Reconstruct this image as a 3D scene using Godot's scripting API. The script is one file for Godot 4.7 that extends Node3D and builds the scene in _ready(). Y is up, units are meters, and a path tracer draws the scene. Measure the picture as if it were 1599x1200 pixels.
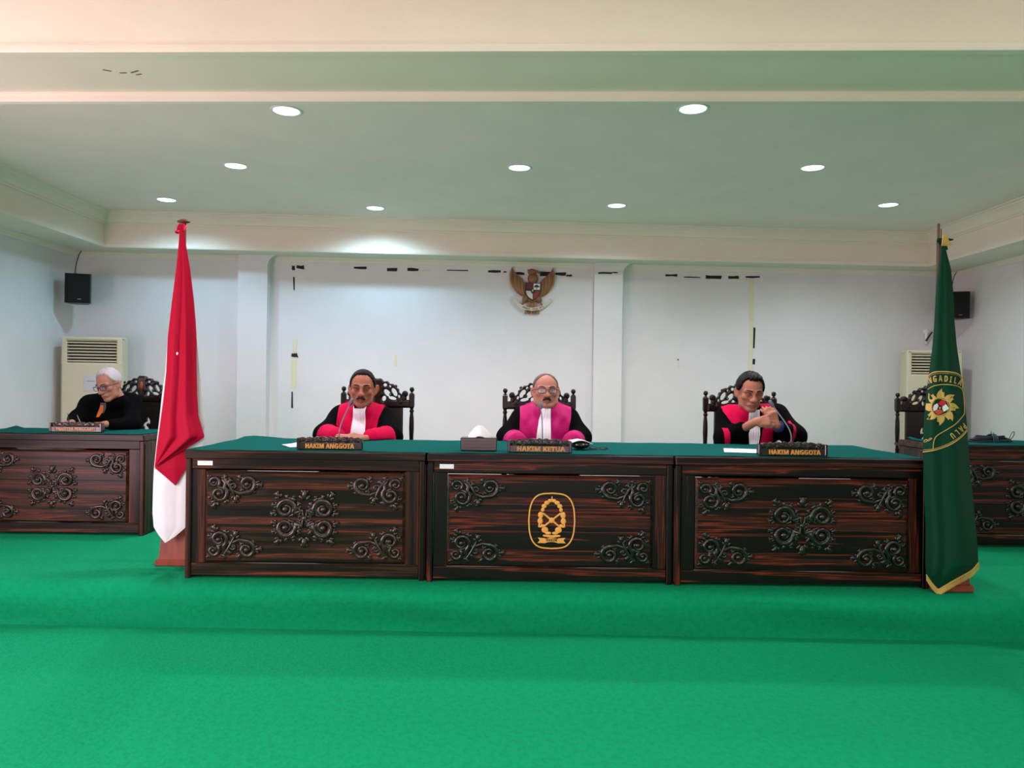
extends Node3D

# ---- measures of the place (metres, y up; the camera stands at x 0, z 0 on the lower floor) ----
const EYE := 1.454
const DAIS := 0.264
const CEIL := 3.224
const SOFFIT := 2.859
const LENS := 1208.0
const ROLL := 0.0125
const WALL_W := -4.85
const WALL_E := 5.33
var M := {}

func at(px: float, py: float, depth: float) -> Vector3:
	var dx := px - 799.5
	var dy := py - 600.0
	return Vector3((dx * cos(ROLL) + dy * sin(ROLL)) * depth / LENS, EYE - (dy * cos(ROLL) - dx * sin(ROLL)) * depth / LENS, -depth)

func back_z(x: float) -> float:
	return -(8.934 + 0.0688 * x)

func _ready() -> void:
	var cam := Camera3D.new()
	cam.name = "camera"
	add_child(cam)
	cam.position = Vector3(0, EYE, 0)
	cam.rotation.z = ROLL
	cam.fov = rad_to_deg(2.0 * atan(600.0 / LENS))
	cam.near = 0.05
	cam.far = 100.0
	var we := WorldEnvironment.new()
	we.name = "surroundings"
	var env := Environment.new()
	env.background_mode = Environment.BG_SKY
	var sky := Sky.new()
	var sm := ProceduralSkyMaterial.new()
	sm.sky_top_color = Color(0.55, 0.68, 0.9)
	sm.sky_horizon_color = Color(0.85, 0.88, 0.92)
	sm.ground_horizon_color = Color(0.6, 0.58, 0.55)
	sm.ground_bottom_color = Color(0.4, 0.38, 0.35)
	sky.sky_material = sm
	env.sky = sky
	env.ambient_light_source = Environment.AMBIENT_SOURCE_DISABLED
	env.tonemap_mode = Environment.TONE_MAPPER_LINEAR
	env.tonemap_exposure = 1.0
	env.sdfgi_enabled = true
	env.ssao_enabled = true
	env.ssil_enabled = true
	we.environment = env
	add_child(we)
	# daylight of the glazed doors of the hall, outside the picture on the west side, and of its open south doors
	area_light("west_daylight", Vector3(WALL_W + 0.03, 1.3, -2.0), Vector3(1, 0.12, -0.25), Vector2(3.6, 2.2), Color(1.0, 0.82, 0.885), 25.0)
	area_light("south_daylight", Vector3(0.2, 1.3, 4.42), Vector3(0, 0.1, -1), Vector2(4.6, 2.0), Color(1.0, 0.83, 0.88), 11.0)
	# the ceiling panels of the hall
	for x in [-2.4, 0.2, 2.8]:
		for z in [-1.6, 1.4]:
			area_light("hall_panel_light", Vector3(x, CEIL - 0.05, z), Vector3.DOWN, Vector2(1.15, 0.55), Color(0.97, 1.0, 0.95), 2.5)
	build_materials()
	build_room()
	build_downlights()
	build_furniture()
	build_people()
	build_flags()
	build_small_things()

func area_light(called: String, p: Vector3, towards: Vector3, size: Vector2, color: Color, energy: float) -> AreaLight3D:
	var l := AreaLight3D.new()
	l.name = called
	add_child(l)
	l.position = p
	l.look_at_from_position(p, p + towards, Vector3.UP if absf(towards.normalized().y) < 0.9 else Vector3.FORWARD)
	l.area_size = size
	l.light_color = color
	l.light_energy = energy
	l.shadow_enabled = true
	l.set("area_range", 20.0)
	return l

# ---- mesh building ----
class Buf:
	var v := PackedVector3Array()
	var c := PackedColorArray()
	var idx := PackedInt32Array()
	var col := Color.WHITE
	func pt(p: Vector3) -> int:
		v.append(p)
		c.append(col)
		return v.size() - 1
	func tri(a: int, b: int, d: int) -> void:
		idx.append(a)
		idx.append(b)
		idx.append(d)
	func quad(a: int, b: int, d: int, e: int) -> void:
		tri(a, b, d)
		tri(a, d, e)
	func face(pts: Array, away: Vector3) -> void:   # a flat face turned away from that point
		var n: Vector3 = (pts[1] - pts[0]).cross(pts[2] - pts[0])
		var m := Vector3.ZERO
		for p in pts:
			m += p
		m /= pts.size()
		var q: Array = pts.duplicate()
		if n.dot(m - away) < 0.0:
			q.reverse()
		var first := v.size()
		for p in q:
			pt(p)
		for k in range(1, q.size() - 1):
			tri(first, first + k, first + k + 1)
	func join(o: Buf, t := Transform3D()) -> void:
		var first := v.size()
		var flip := t.basis.determinant() < 0.0
		for k in o.v.size():
			v.append(t * o.v[k])
			c.append(o.c[k])
		for k in range(0, o.idx.size(), 3):
			if flip:
				tri(first + o.idx[k], first + o.idx[k + 2], first + o.idx[k + 1])
			else:
				tri(first + o.idx[k], first + o.idx[k + 1], first + o.idx[k + 2])
	func mesh() -> ArrayMesh:
		var n := PackedVector3Array()
		n.resize(v.size())
		var turned := PackedInt32Array()
		turned.resize(idx.size())
		for k in range(0, idx.size(), 3):
			var a := idx[k]
			var b := idx[k + 1]
			var d := idx[k + 2]
			var f := (v[b] - v[a]).cross(v[d] - v[a])
			n[a] += f
			n[b] += f
			n[d] += f
			turned[k] = a
			turned[k + 1] = d
			turned[k + 2] = b
		for k in n.size():
			n[k] = n[k].normalized() if n[k].length_squared() > 1e-20 else Vector3.UP
		var arrays := []
		arrays.resize(Mesh.ARRAY_MAX)
		arrays[Mesh.ARRAY_VERTEX] = v
		arrays[Mesh.ARRAY_NORMAL] = n
		arrays[Mesh.ARRAY_COLOR] = c
		arrays[Mesh.ARRAY_INDEX] = turned
		var m := ArrayMesh.new()
		m.add_surface_from_arrays(Mesh.PRIMITIVE_TRIANGLES, arrays)
		return m

func bx(b: Buf, c: Vector3, s: Vector3, bev := 0.003, t := Transform3D()) -> void:
	var h := s * 0.5
	var e := minf(bev, minf(h.x, minf(h.y, h.z)) * 0.8)
	var ctr := t * c
	var P := func(sx: int, sy: int, sz: int, axis: int) -> Vector3:
		var k := Vector3(sx * (h.x - (0.0 if axis == 0 else e)), sy * (h.y - (0.0 if axis == 1 else e)), sz * (h.z - (0.0 if axis == 2 else e)))
		return t * (c + k)
	for s1 in [-1, 1]:
		b.face([P.call(s1, -1, -1, 0), P.call(s1, 1, -1, 0), P.call(s1, 1, 1, 0), P.call(s1, -1, 1, 0)], ctr)
		b.face([P.call(-1, s1, -1, 1), P.call(1, s1, -1, 1), P.call(1, s1, 1, 1), P.call(-1, s1, 1, 1)], ctr)
		b.face([P.call(-1, -1, s1, 2), P.call(1, -1, s1, 2), P.call(1, 1, s1, 2), P.call(-1, 1, s1, 2)], ctr)
	if e < 0.0005:
		return
	for s1 in [-1, 1]:
		for s2 in [-1, 1]:
			b.face([P.call(s1, s2, -1, 0), P.call(s1, s2, 1, 0), P.call(s1, s2, 1, 1), P.call(s1, s2, -1, 1)], ctr)
			b.face([P.call(s1, -1, s2, 0), P.call(s1, 1, s2, 0), P.call(s1, 1, s2, 2), P.call(s1, -1, s2, 2)], ctr)
			b.face([P.call(-1, s1, s2, 1), P.call(1, s1, s2, 1), P.call(1, s1, s2, 2), P.call(-1, s1, s2, 2)], ctr)
			for s3 in [-1, 1]:
				b.face([P.call(s1, s2, s3, 0), P.call(s1, s2, s3, 1), P.call(s1, s2, s3, 2)], ctr)

func hexa(b: Buf, lo: Array, hi: Array) -> void:   # a solid between two quads given in the same order
	var c := Vector3.ZERO
	for p in lo + hi:
		c += p / 8.0
	b.face(lo, c)
	b.face(hi, c)
	for k in 4:
		b.face([lo[k], lo[(k + 1) % 4], hi[(k + 1) % 4], hi[k]], c)

func tube(b: Buf, pts: Array, radii: Array, sides := 8, flat := Vector3.ONE) -> void:   # flat scales the section along the axes
	var n := pts.size()
	var up := Vector3.ZERO
	var first := b.v.size()
	for k in n:
		var d: Vector3 = (pts[mini(k + 1, n - 1)] - pts[maxi(k - 1, 0)]).normalized()
		if k == 0:
			up = d.cross(Vector3(0.31, 0.22, 0.93)).normalized()
			if up.length() < 0.1:
				up = d.cross(Vector3.UP).normalized()
		up = (up - d * up.dot(d)).normalized()
		var side := d.cross(up)
		var r: float = radii[k] if radii.size() > 1 else radii[0]
		for j in sides:
			var a := TAU * j / sides
			b.pt(pts[k] + (up * cos(a) + side * sin(a)) * r * flat)
	for k in n - 1:
		for j in sides:
			var p := first + k * sides + j
			var q := first + k * sides + (j + 1) % sides
			b.quad(p, q, q + sides, p + sides)
	for e in 2:
		var row := first + (n - 1) * sides * e
		var d: Vector3 = (pts[n - 1] - pts[n - 2]).normalized() if e == 1 else (pts[0] - pts[1]).normalized()
		var r: float = (radii[n - 1] if e == 1 else radii[0]) if radii.size() > 1 else radii[0]
		var tip := b.pt((pts[n - 1] if e == 1 else pts[0]) + d * r * 0.6 * flat)
		for j in sides:
			if e == 1:
				b.tri(row + j, row + (j + 1) % sides, tip)
			else:
				b.tri(row + (j + 1) % sides, row + j, tip)

func lathe(b: Buf, prof: Array, sides := 16, t := Transform3D()) -> void:   # Vector2(radius, height) from the bottom up
	var first := b.v.size()
	for p in prof:
		for j in sides:
			var a := TAU * j / sides
			b.pt(t * Vector3(p.x * cos(a), p.y, p.x * sin(a)))
	for k in prof.size() - 1:
		for j in sides:
			var p := first + k * sides + j
			var q := first + k * sides + (j + 1) % sides
			b.quad(p, p + sides, q + sides, q)
	for e in 2:
		var k := (prof.size() - 1) * e
		if prof[k].x > 1e-4:
			var mid := b.pt(t * Vector3(0, prof[k].y, 0))
			var row: Array = []
			for j in sides:
				row.append(b.pt(b.v[first + k * sides + j]))
			for j in sides:
				if e == 1:
					b.tri(mid, row[(j + 1) % sides], row[j])
				else:
					b.tri(mid, row[j], row[(j + 1) % sides])

func ball(b: Buf, c: Vector3, r: Vector3, rows := 8, sides := 12, turn := Basis()) -> void:
	var first := b.v.size()
	for k in rows + 1:
		var e := PI * k / rows - PI / 2
		for j in sides:
			var a := TAU * j / sides
			b.pt(c + turn * (Vector3(cos(e) * cos(a), sin(e), cos(e) * sin(a)) * r))
	for k in rows:
		for j in sides:
			var p := first + k * sides + j
			var q := first + k * sides + (j + 1) % sides
			b.quad(p, p + sides, q + sides, q)

func sheet(b: Buf, nu: int, nv: int, fn: Callable, thick: float) -> void:   # a cloth or plate over u, v in 0..1, given a thickness; u to the right, v down as seen from its front
	var first := b.v.size()
	var P := []
	for j in nv + 1:
		for i in nu + 1:
			P.append(fn.call(float(i) / nu, float(j) / nv))
	var w := nu + 1
	var N := []
	for j in nv + 1:
		for i in nu + 1:
			var du: Vector3 = P[j * w + mini(i + 1, nu)] - P[j * w + maxi(i - 1, 0)]
			var dv: Vector3 = P[mini(j + 1, nv) * w + i] - P[maxi(j - 1, 0) * w + i]
			N.append(dv.cross(du).normalized())
	for p in P:
		b.pt(p)
	for k in P.size():
		b.pt(P[k] - N[k] * thick)
	var m := P.size()
	for j in nv:
		for i in nu:
			var a := first + j * w + i
			b.quad(a, a + w, a + w + 1, a + 1)
			b.quad(a + m, a + m + 1, a + m + w + 1, a + m + w)
	var rim := []
	for i in nu:
		rim.append([i, i + 1])
		rim.append([nv * w + i + 1, nv * w + i])
	for j in nv:
		rim.append([(j + 1) * w, j * w])
		rim.append([j * w + nu, (j + 1) * w + nu])
	for e in rim:
		var a := b.pt(b.v[first + e[0]])
		var a2 := b.pt(b.v[first + e[1]])
		var a3 := b.pt(b.v[first + m + e[1]])
		var a4 := b.pt(b.v[first + m + e[0]])
		b.quad(a, a2, a3, a4)

func extrude(b: Buf, poly: PackedVector2Array, z0: float, z1: float, t := Transform3D()) -> void:
	var p := poly
	if Geometry2D.is_polygon_clockwise(p):
		p = p.duplicate()
		p.reverse()
	var ids := Geometry2D.triangulate_polygon(p)
	for e in 2:
		var first := b.v.size()
		for q in p:
			b.pt(t * Vector3(q.x, q.y, z1 if e == 0 else z0))
		for k in range(0, ids.size(), 3):
			var a := p[ids[k]]
			var o := p[ids[k + 1]]
			var d := p[ids[k + 2]]
			var ccw := (o - a).cross(d - a) > 0.0
			if ccw == (e == 0):
				b.tri(first + ids[k], first + ids[k + 1], first + ids[k + 2])
			else:
				b.tri(first + ids[k], first + ids[k + 2], first + ids[k + 1])
	for k in p.size():
		var q := p[k]
		var r := p[(k + 1) % p.size()]
		var f := [t * Vector3(q.x, q.y, z0), t * Vector3(r.x, r.y, z0), t * Vector3(r.x, r.y, z1), t * Vector3(q.x, q.y, z1)]
		var first := b.v.size()
		for x in f:
			b.pt(x)
		b.quad(first, first + 1, first + 2, first + 3)

func fretwork(b: Buf, lo: Vector2, hi: Vector2, h: float, sd: Callable, z0: float, z1: float, swell := 0.0, width := 0.01) -> void:
	# a board of the shape sd(x, y) < 0, holes included, its front swelling away from the edges
	var nx := int(ceil((hi.x - lo.x) / h))
	var ny := int(ceil((hi.y - lo.y) / h))
	var f := PackedFloat32Array()
	f.resize((nx + 1) * (ny + 1))
	for j in ny + 1:
		for i in nx + 1:
			f[j * (nx + 1) + i] = sd.call(lo.x + i * h, lo.y + j * h)
	var made := {}
	var corner := func(i: int, j: int) -> int:
		var k := (j * (nx + 1) + i) * 3
		if not made.has(k):
			var d := -f[j * (nx + 1) + i]
			made[k] = b.pt(Vector3(lo.x + i * h, lo.y + j * h, z1 + swell * sqrt(clampf(d / width, 0.0, 1.0))))
		return made[k]
	var cross := func(i: int, j: int, i2: int, j2: int) -> int:
		var k := (mini(j, j2) * (nx + 1) + mini(i, i2)) * 3 + (1 if j == j2 else 2)
		if not made.has(k):
			var fa := f[j * (nx + 1) + i]
			var fb := f[j2 * (nx + 1) + i2]
			var s := clampf(fa / (fa - fb), 0.02, 0.98)
			made[k] = b.pt(Vector3(lo.x + lerpf(i, i2, s) * h, lo.y + lerpf(j, j2, s) * h, z1))
		return made[k]
	var ring := [[0, 0], [1, 0], [1, 1], [0, 1]]
	for j in ny:
		for i in nx:
			var inside := 0
			for r in ring:
				if f[(j + r[1]) * (nx + 1) + i + r[0]] < 0.0:
					inside += 1
			if inside == 0:
				continue
			var poly := []
			var cut := -1
			for k in 4:
				var a: Array = ring[k]
				var d: Array = ring[(k + 1) % 4]
				var fa := f[(j + a[1]) * (nx + 1) + i + a[0]]
				var fb := f[(j + d[1]) * (nx + 1) + i + d[0]]
				if fa < 0.0:
					poly.append(corner.call(i + a[0], j + a[1]))
				if (fa < 0.0) != (fb < 0.0):
					poly.append(cross.call(i + a[0], j + a[1], i + d[0], j + d[1]))
					if fa < 0.0:
						cut = poly.size() - 1
			for k in range(1, poly.size() - 1):
				b.tri(poly[0], poly[k], poly[k + 1])
			var back := []
			for p in poly:
				back.append(b.pt(Vector3(b.v[p].x, b.v[p].y, z0)))
			for k in range(1, back.size() - 1):
				b.tri(back[0], back[k + 1], back[k])
			if cut >= 0:
				var a := b.v[poly[cut]]
				var d := b.v[poly[(cut + 1) % poly.size()]]
				var q := b.pt(a)
				b.pt(d)
				b.pt(Vector3(d.x, d.y, z0))
				b.pt(Vector3(a.x, a.y, z0))
				b.quad(q, q + 3, q + 2, q + 1)

class Net:   # a field of rounded bones joined smoothly on a grid, meshed as surface nets
	var o: Vector3
	var h: float
	var k: float
	var nx: int
	var ny: int
	var nz: int
	var acc := PackedFloat32Array()
	func _init(lo: Vector3, hi: Vector3, cell: float, soft: float) -> void:
		o = lo
		h = cell
		k = soft
		nx = int(ceil((hi.x - lo.x) / h)) + 1
		ny = int(ceil((hi.y - lo.y) / h)) + 1
		nz = int(ceil((hi.z - lo.z) / h)) + 1
		acc.resize(nx * ny * nz)
		acc.fill(1e-12)
	func span(a: Vector3, e: Vector3) -> Array:
		var p := (a - o) / h
		var q := (e - o) / h
		return [clampi(int(floor(p.x)), 0, nx), clampi(int(ceil(q.x)) + 1, 0, nx), clampi(int(floor(p.y)), 0, ny), clampi(int(ceil(q.y)) + 1, 0, ny), clampi(int(floor(p.z)), 0, nz), clampi(int(ceil(q.z)) + 1, 0, nz)]
	func bone(a: Vector3, e: Vector3, ra: float, re: float) -> void:
		var g := Vector3.ONE * (maxf(ra, re) + 4.0 * k)
		var s := span(a.min(e) - g, a.max(e) + g)
		var ab := e - a
		var l := maxf(ab.length_squared(), 1e-9)
		for z in range(s[4], s[5]):
			for y in range(s[2], s[3]):
				var at_ := (z * ny + y) * nx
				for x in range(s[0], s[1]):
					var p := o + Vector3(x, y, z) * h - a
					var t := clampf(p.dot(ab) / l, 0.0, 1.0)
					var d := (p - ab * t).length() - ra - (re - ra) * t
					if d < 4.0 * k:
						acc[at_ + x] += exp(-maxf(d, -12.0 * k) / k)
	func lump(c: Vector3, r: Vector3, turn := Basis(), dig := false) -> void:
		var m := maxf(r.x, maxf(r.y, r.z))
		var g := Vector3.ONE * (m + 4.0 * k)
		var s := span(c - g, c + g)
		var inv := turn.inverse()
		for z in range(s[4], s[5]):
			for y in range(s[2], s[3]):
				var at_ := (z * ny + y) * nx
				for x in range(s[0], s[1]):
					var p := inv * (o + Vector3(x, y, z) * h - c)
					var k0 := (p / r).length()
					var k1 := maxf((p / (r * r)).length(), 1e-6)
					var d := k0 * (k0 - 1.0) / k1
					if d < 4.0 * k:
						if dig:
							acc[at_ + x] /= 1.0 + exp(-maxf(d, -12.0 * k) / k)
						else:
							acc[at_ + x] += exp(-maxf(d, -12.0 * k) / k)
	func value(x: int, y: int, z: int) -> float:
		return -k * log(acc[(z * ny + y) * nx + x])
	func front(px: float, py: float) -> float:   # where a straight look from the front (+z) meets the surface
		var x := clampi(int(floor((px - o.x) / h)), 0, nx - 2)
		var y := clampi(int(floor((py - o.y) / h)), 0, ny - 2)
		var fx := clampf((px - o.x) / h - x, 0.0, 1.0)
		var fy := clampf((py - o.y) / h - y, 0.0, 1.0)
		var was := 1.0
		for z in range(nz - 1, -1, -1):
			var d := lerpf(lerpf(value(x, y, z), value(x + 1, y, z), fx), lerpf(value(x, y + 1, z), value(x + 1, y + 1, z), fx), fy)
			if d < 0.0:
				return o.z + h * (z + clampf(-d / maxf(was - d, 1e-6), 0.0, 1.0))
			was = d
		return -9.0
	func into(b: Buf, t := Transform3D()) -> void:
		var cell := {}
		var step := [1, nx, nx * ny]
		var offs := [0, 1, nx, nx + 1, nx * ny, nx * ny + 1, nx * ny + nx, nx * ny + nx + 1]
		var pairs := [[0, 1], [2, 3], [4, 5], [6, 7], [0, 2], [1, 3], [4, 6], [5, 7], [0, 4], [1, 5], [2, 6], [3, 7]]
		var cells := PackedInt32Array()
		for z in nz - 1:
			for y in ny - 1:
				var row := (z * ny + y) * nx
				for x in nx - 1:
					var i := row + x
					var first := acc[i] > 1.0
					if (acc[i + 1] > 1.0) == first and (acc[i + nx] > 1.0) == first and (acc[i + nx + 1] > 1.0) == first and (acc[i + offs[4]] > 1.0) == first and (acc[i + offs[5]] > 1.0) == first and (acc[i + offs[6]] > 1.0) == first and (acc[i + offs[7]] > 1.0) == first:
						continue
					var sum := Vector3.ZERO
					var count := 0
					var vals := []
					for q in 8:
						vals.append(-k * log(acc[i + offs[q]]))
					for e in pairs:
						var fa: float = vals[e[0]]
						var fb: float = vals[e[1]]
						if (fa < 0.0) != (fb < 0.0):
							var s := fa / (fa - fb)
							var pa := Vector3(e[0] & 1, (e[0] >> 1) & 1, e[0] >> 2)
							var pb := Vector3(e[1] & 1, (e[1] >> 1) & 1, e[1] >> 2)
							sum += pa.lerp(pb, s)
							count += 1
					if count == 0:
						continue
					cell[i] = b.pt(t * (o + (Vector3(x, y, z) + sum / count) * h))
					cells.append(i)
		for i in cells:
			var x := i % nx
			var y := (i / nx) % ny
			var z := i / (nx * ny)
			var here := acc[i] > 1.0
			for a in 3:
				var u := (a + 1) % 3
				var w := (a + 2) % 3
				var pos := [x, y, z]
				if pos[u] == 0 or pos[w] == 0:
					continue
				if (acc[i + step[a]] > 1.0) == here:
					continue
				var q0 := i
				var q1: int = i - step[u]
				var q2: int = i - step[u] - step[w]
				var q3: int = i - step[w]
				if not (cell.has(q1) and cell.has(q2) and cell.has(q3)):
					continue
				if here:
					b.quad(cell[q0], cell[q1], cell[q2], cell[q3])
				else:
					b.quad(cell[q0], cell[q3], cell[q2], cell[q1])

func curve(pts: Array, n := 24) -> Array:   # a smooth line through the points
	var out := []
	var m := pts.size()
	for s in n + 1:
		var f := float(s) / n * (m - 1)
		var i := mini(int(f), m - 2)
		var t := f - i
		var p0: Vector3 = pts[maxi(i - 1, 0)]
		var p1: Vector3 = pts[i]
		var p2: Vector3 = pts[i + 1]
		var p3: Vector3 = pts[mini(i + 2, m - 1)]
		out.append(p1.cubic_interpolate(p2, p0, p3, t))
	return out

func line(pairs: Array, x: float) -> float:   # straight interpolation in a list of Vector2(key, value)
	if x <= pairs[0].x:
		return pairs[0].y
	for k in pairs.size() - 1:
		if x <= pairs[k + 1].x:
			return lerpf(pairs[k].y, pairs[k + 1].y, (x - pairs[k].x) / maxf(pairs[k + 1].x - pairs[k].x, 1e-6))
	return pairs[-1].y

func smooth(pairs: Array, x: float) -> float:
	var d: float = (pairs[-1].x - pairs[0].x) * 0.03
	return (line(pairs, x - d) + 2.0 * line(pairs, x) + line(pairs, x + d)) / 4.0

# ---- scene nodes ----
var used := {}

func numbered(called: String) -> String:
	var n: int = used.get(called, -1) + 1
	used[called] = n
	return called if n == 0 else "%s_%03d" % [called, n]

func tag(o: Node3D, label: String, category: String, group := "") -> Node3D:
	o.set_meta("label", label)
	o.set_meta("category", category)
	if group:
		o.set_meta("group", group)
	return o

func thing(called: String, label: String, category: String, p := Vector3.ZERO, turn := 0.0, group := "") -> Node3D:
	var o := Node3D.new()
	o.name = numbered(called)
	add_child(o)
	o.position = p
	o.rotation.y = turn
	tag(o, label, category, group)
	return o

func part(called: String, b: Variant, m: Material, parent: Node = self, label := "") -> MeshInstance3D:
	var o := MeshInstance3D.new()
	o.name = numbered(called) if parent == self else called
	o.mesh = b.mesh() if b is Buf else b
	o.material_override = m
	parent.add_child(o, true)
	if label:
		o.set_meta("label", label)
	return o

func struct(called: String, b: Variant, m: Material, parent: Node = self) -> MeshInstance3D:
	var o := part(called, b, m, parent)
	if parent == self:
		o.set_meta("kind", "structure")
	return o

func dup(o: Node3D, called: String, p: Vector3, turn: float, label: String, group := "") -> Node3D:
	var c: Node3D = o.duplicate()
	c.name = numbered(called)
	add_child(c)
	c.position = p
	c.rotation.y = turn
	c.set_meta("label", label)
	if group:
		c.set_meta("group", group)
	return c

func words(text: String, size: float, depth := 0.004, serif := true, width := 0.0, bold := 700) -> ArrayMesh:   # raised lettering, centred
	var t := TextMesh.new()
	var f := SystemFont.new()
	f.font_names = PackedStringArray(["Droid Serif" if serif else "Droid Sans"])
	f.font_weight = bold
	t.font = f
	t.text = text
	t.font_size = 64
	t.pixel_size = size / 46.0
	t.depth = depth
	t.curve_step = 2.0
	var a := t.get_mesh_arrays()
	if width > 0.0:
		var lo := 9.0
		var hi := -9.0
		for p in a[Mesh.ARRAY_VERTEX]:
			lo = minf(lo, p.x)
			hi = maxf(hi, p.x)
		var v: PackedVector3Array = a[Mesh.ARRAY_VERTEX]
		for k in v.size():
			v[k].x = (v[k].x - (lo + hi) / 2) * width / (hi - lo)
		a[Mesh.ARRAY_VERTEX] = v
	var m := ArrayMesh.new()
	m.add_surface_from_arrays(Mesh.PRIMITIVE_TRIANGLES, a)
	return m

# ---- materials ----
func noise_tex(freq: float, kind := FastNoiseLite.TYPE_SIMPLEX_SMOOTH, octaves := 4, size := 512, ramp: Gradient = null, sd := 3, warp := 0.0) -> NoiseTexture2D:
	var n := FastNoiseLite.new()
	n.noise_type = kind
	n.frequency = freq
	n.fractal_octaves = octaves
	n.seed = sd
	if warp > 0.0:
		n.domain_warp_enabled = true
		n.domain_warp_amplitude = warp
		n.domain_warp_frequency = 0.01
	var t := NoiseTexture2D.new()
	t.width = size
	t.height = size
	t.seamless = true
	t.noise = n
	if ramp:
		t.color_ramp = ramp
	return t

func ramp(stops: Array) -> Gradient:
	var g := Gradient.new()
	var offs := PackedFloat32Array()
	var cols := PackedColorArray()
	for s in stops:
		offs.append(s[0])
		cols.append(s[1])
	g.offsets = offs
	g.colors = cols
	return g

func mat(color: Color, rough := 0.6, metal := 0.0) -> StandardMaterial3D:
	var m := StandardMaterial3D.new()
	m.albedo_color = color
	m.roughness = rough
	m.metallic = metal
	return m

func textured(m: StandardMaterial3D, t: Texture2D, scale: Vector3, world := false) -> StandardMaterial3D:
	m.albedo_texture = t
	m.uv1_triplanar = true
	m.uv1_world_triplanar = world
	m.uv1_scale = scale
	m.uv1_triplanar_sharpness = 8.0
	return m

func relief(m: StandardMaterial3D, t: Texture2D, cm: float) -> StandardMaterial3D:
	m.heightmap_enabled = true
	m.heightmap_texture = t
	m.heightmap_scale = cm
	return m

func wood(tex: Texture2D, upright: bool, offset: Vector3, tint: Color, rough := 0.36) -> StandardMaterial3D:
	var m := mat(tint, rough)
	textured(m, tex, Vector3(1.7, 0.05, 1.7) if upright else Vector3(0.05, 1.7, 1.7))
	m.uv1_offset = offset
	m.clearcoat_enabled = true
	m.clearcoat = 0.08
	m.metallic_specular = 0.32
	m.clearcoat_roughness = 0.15
	return m

func cloth(color: Color, rough := 0.85, sheen := 0.3) -> StandardMaterial3D:
	var m := mat(color, rough)
	m.rim_enabled = sheen > 0.0
	m.rim = sheen
	m.rim_tint = 0.7
	m.uv1_triplanar = true
	m.uv1_scale = Vector3.ONE * 9.0
	relief(m, M["weave_tex"], 0.05)
	return m

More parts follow.
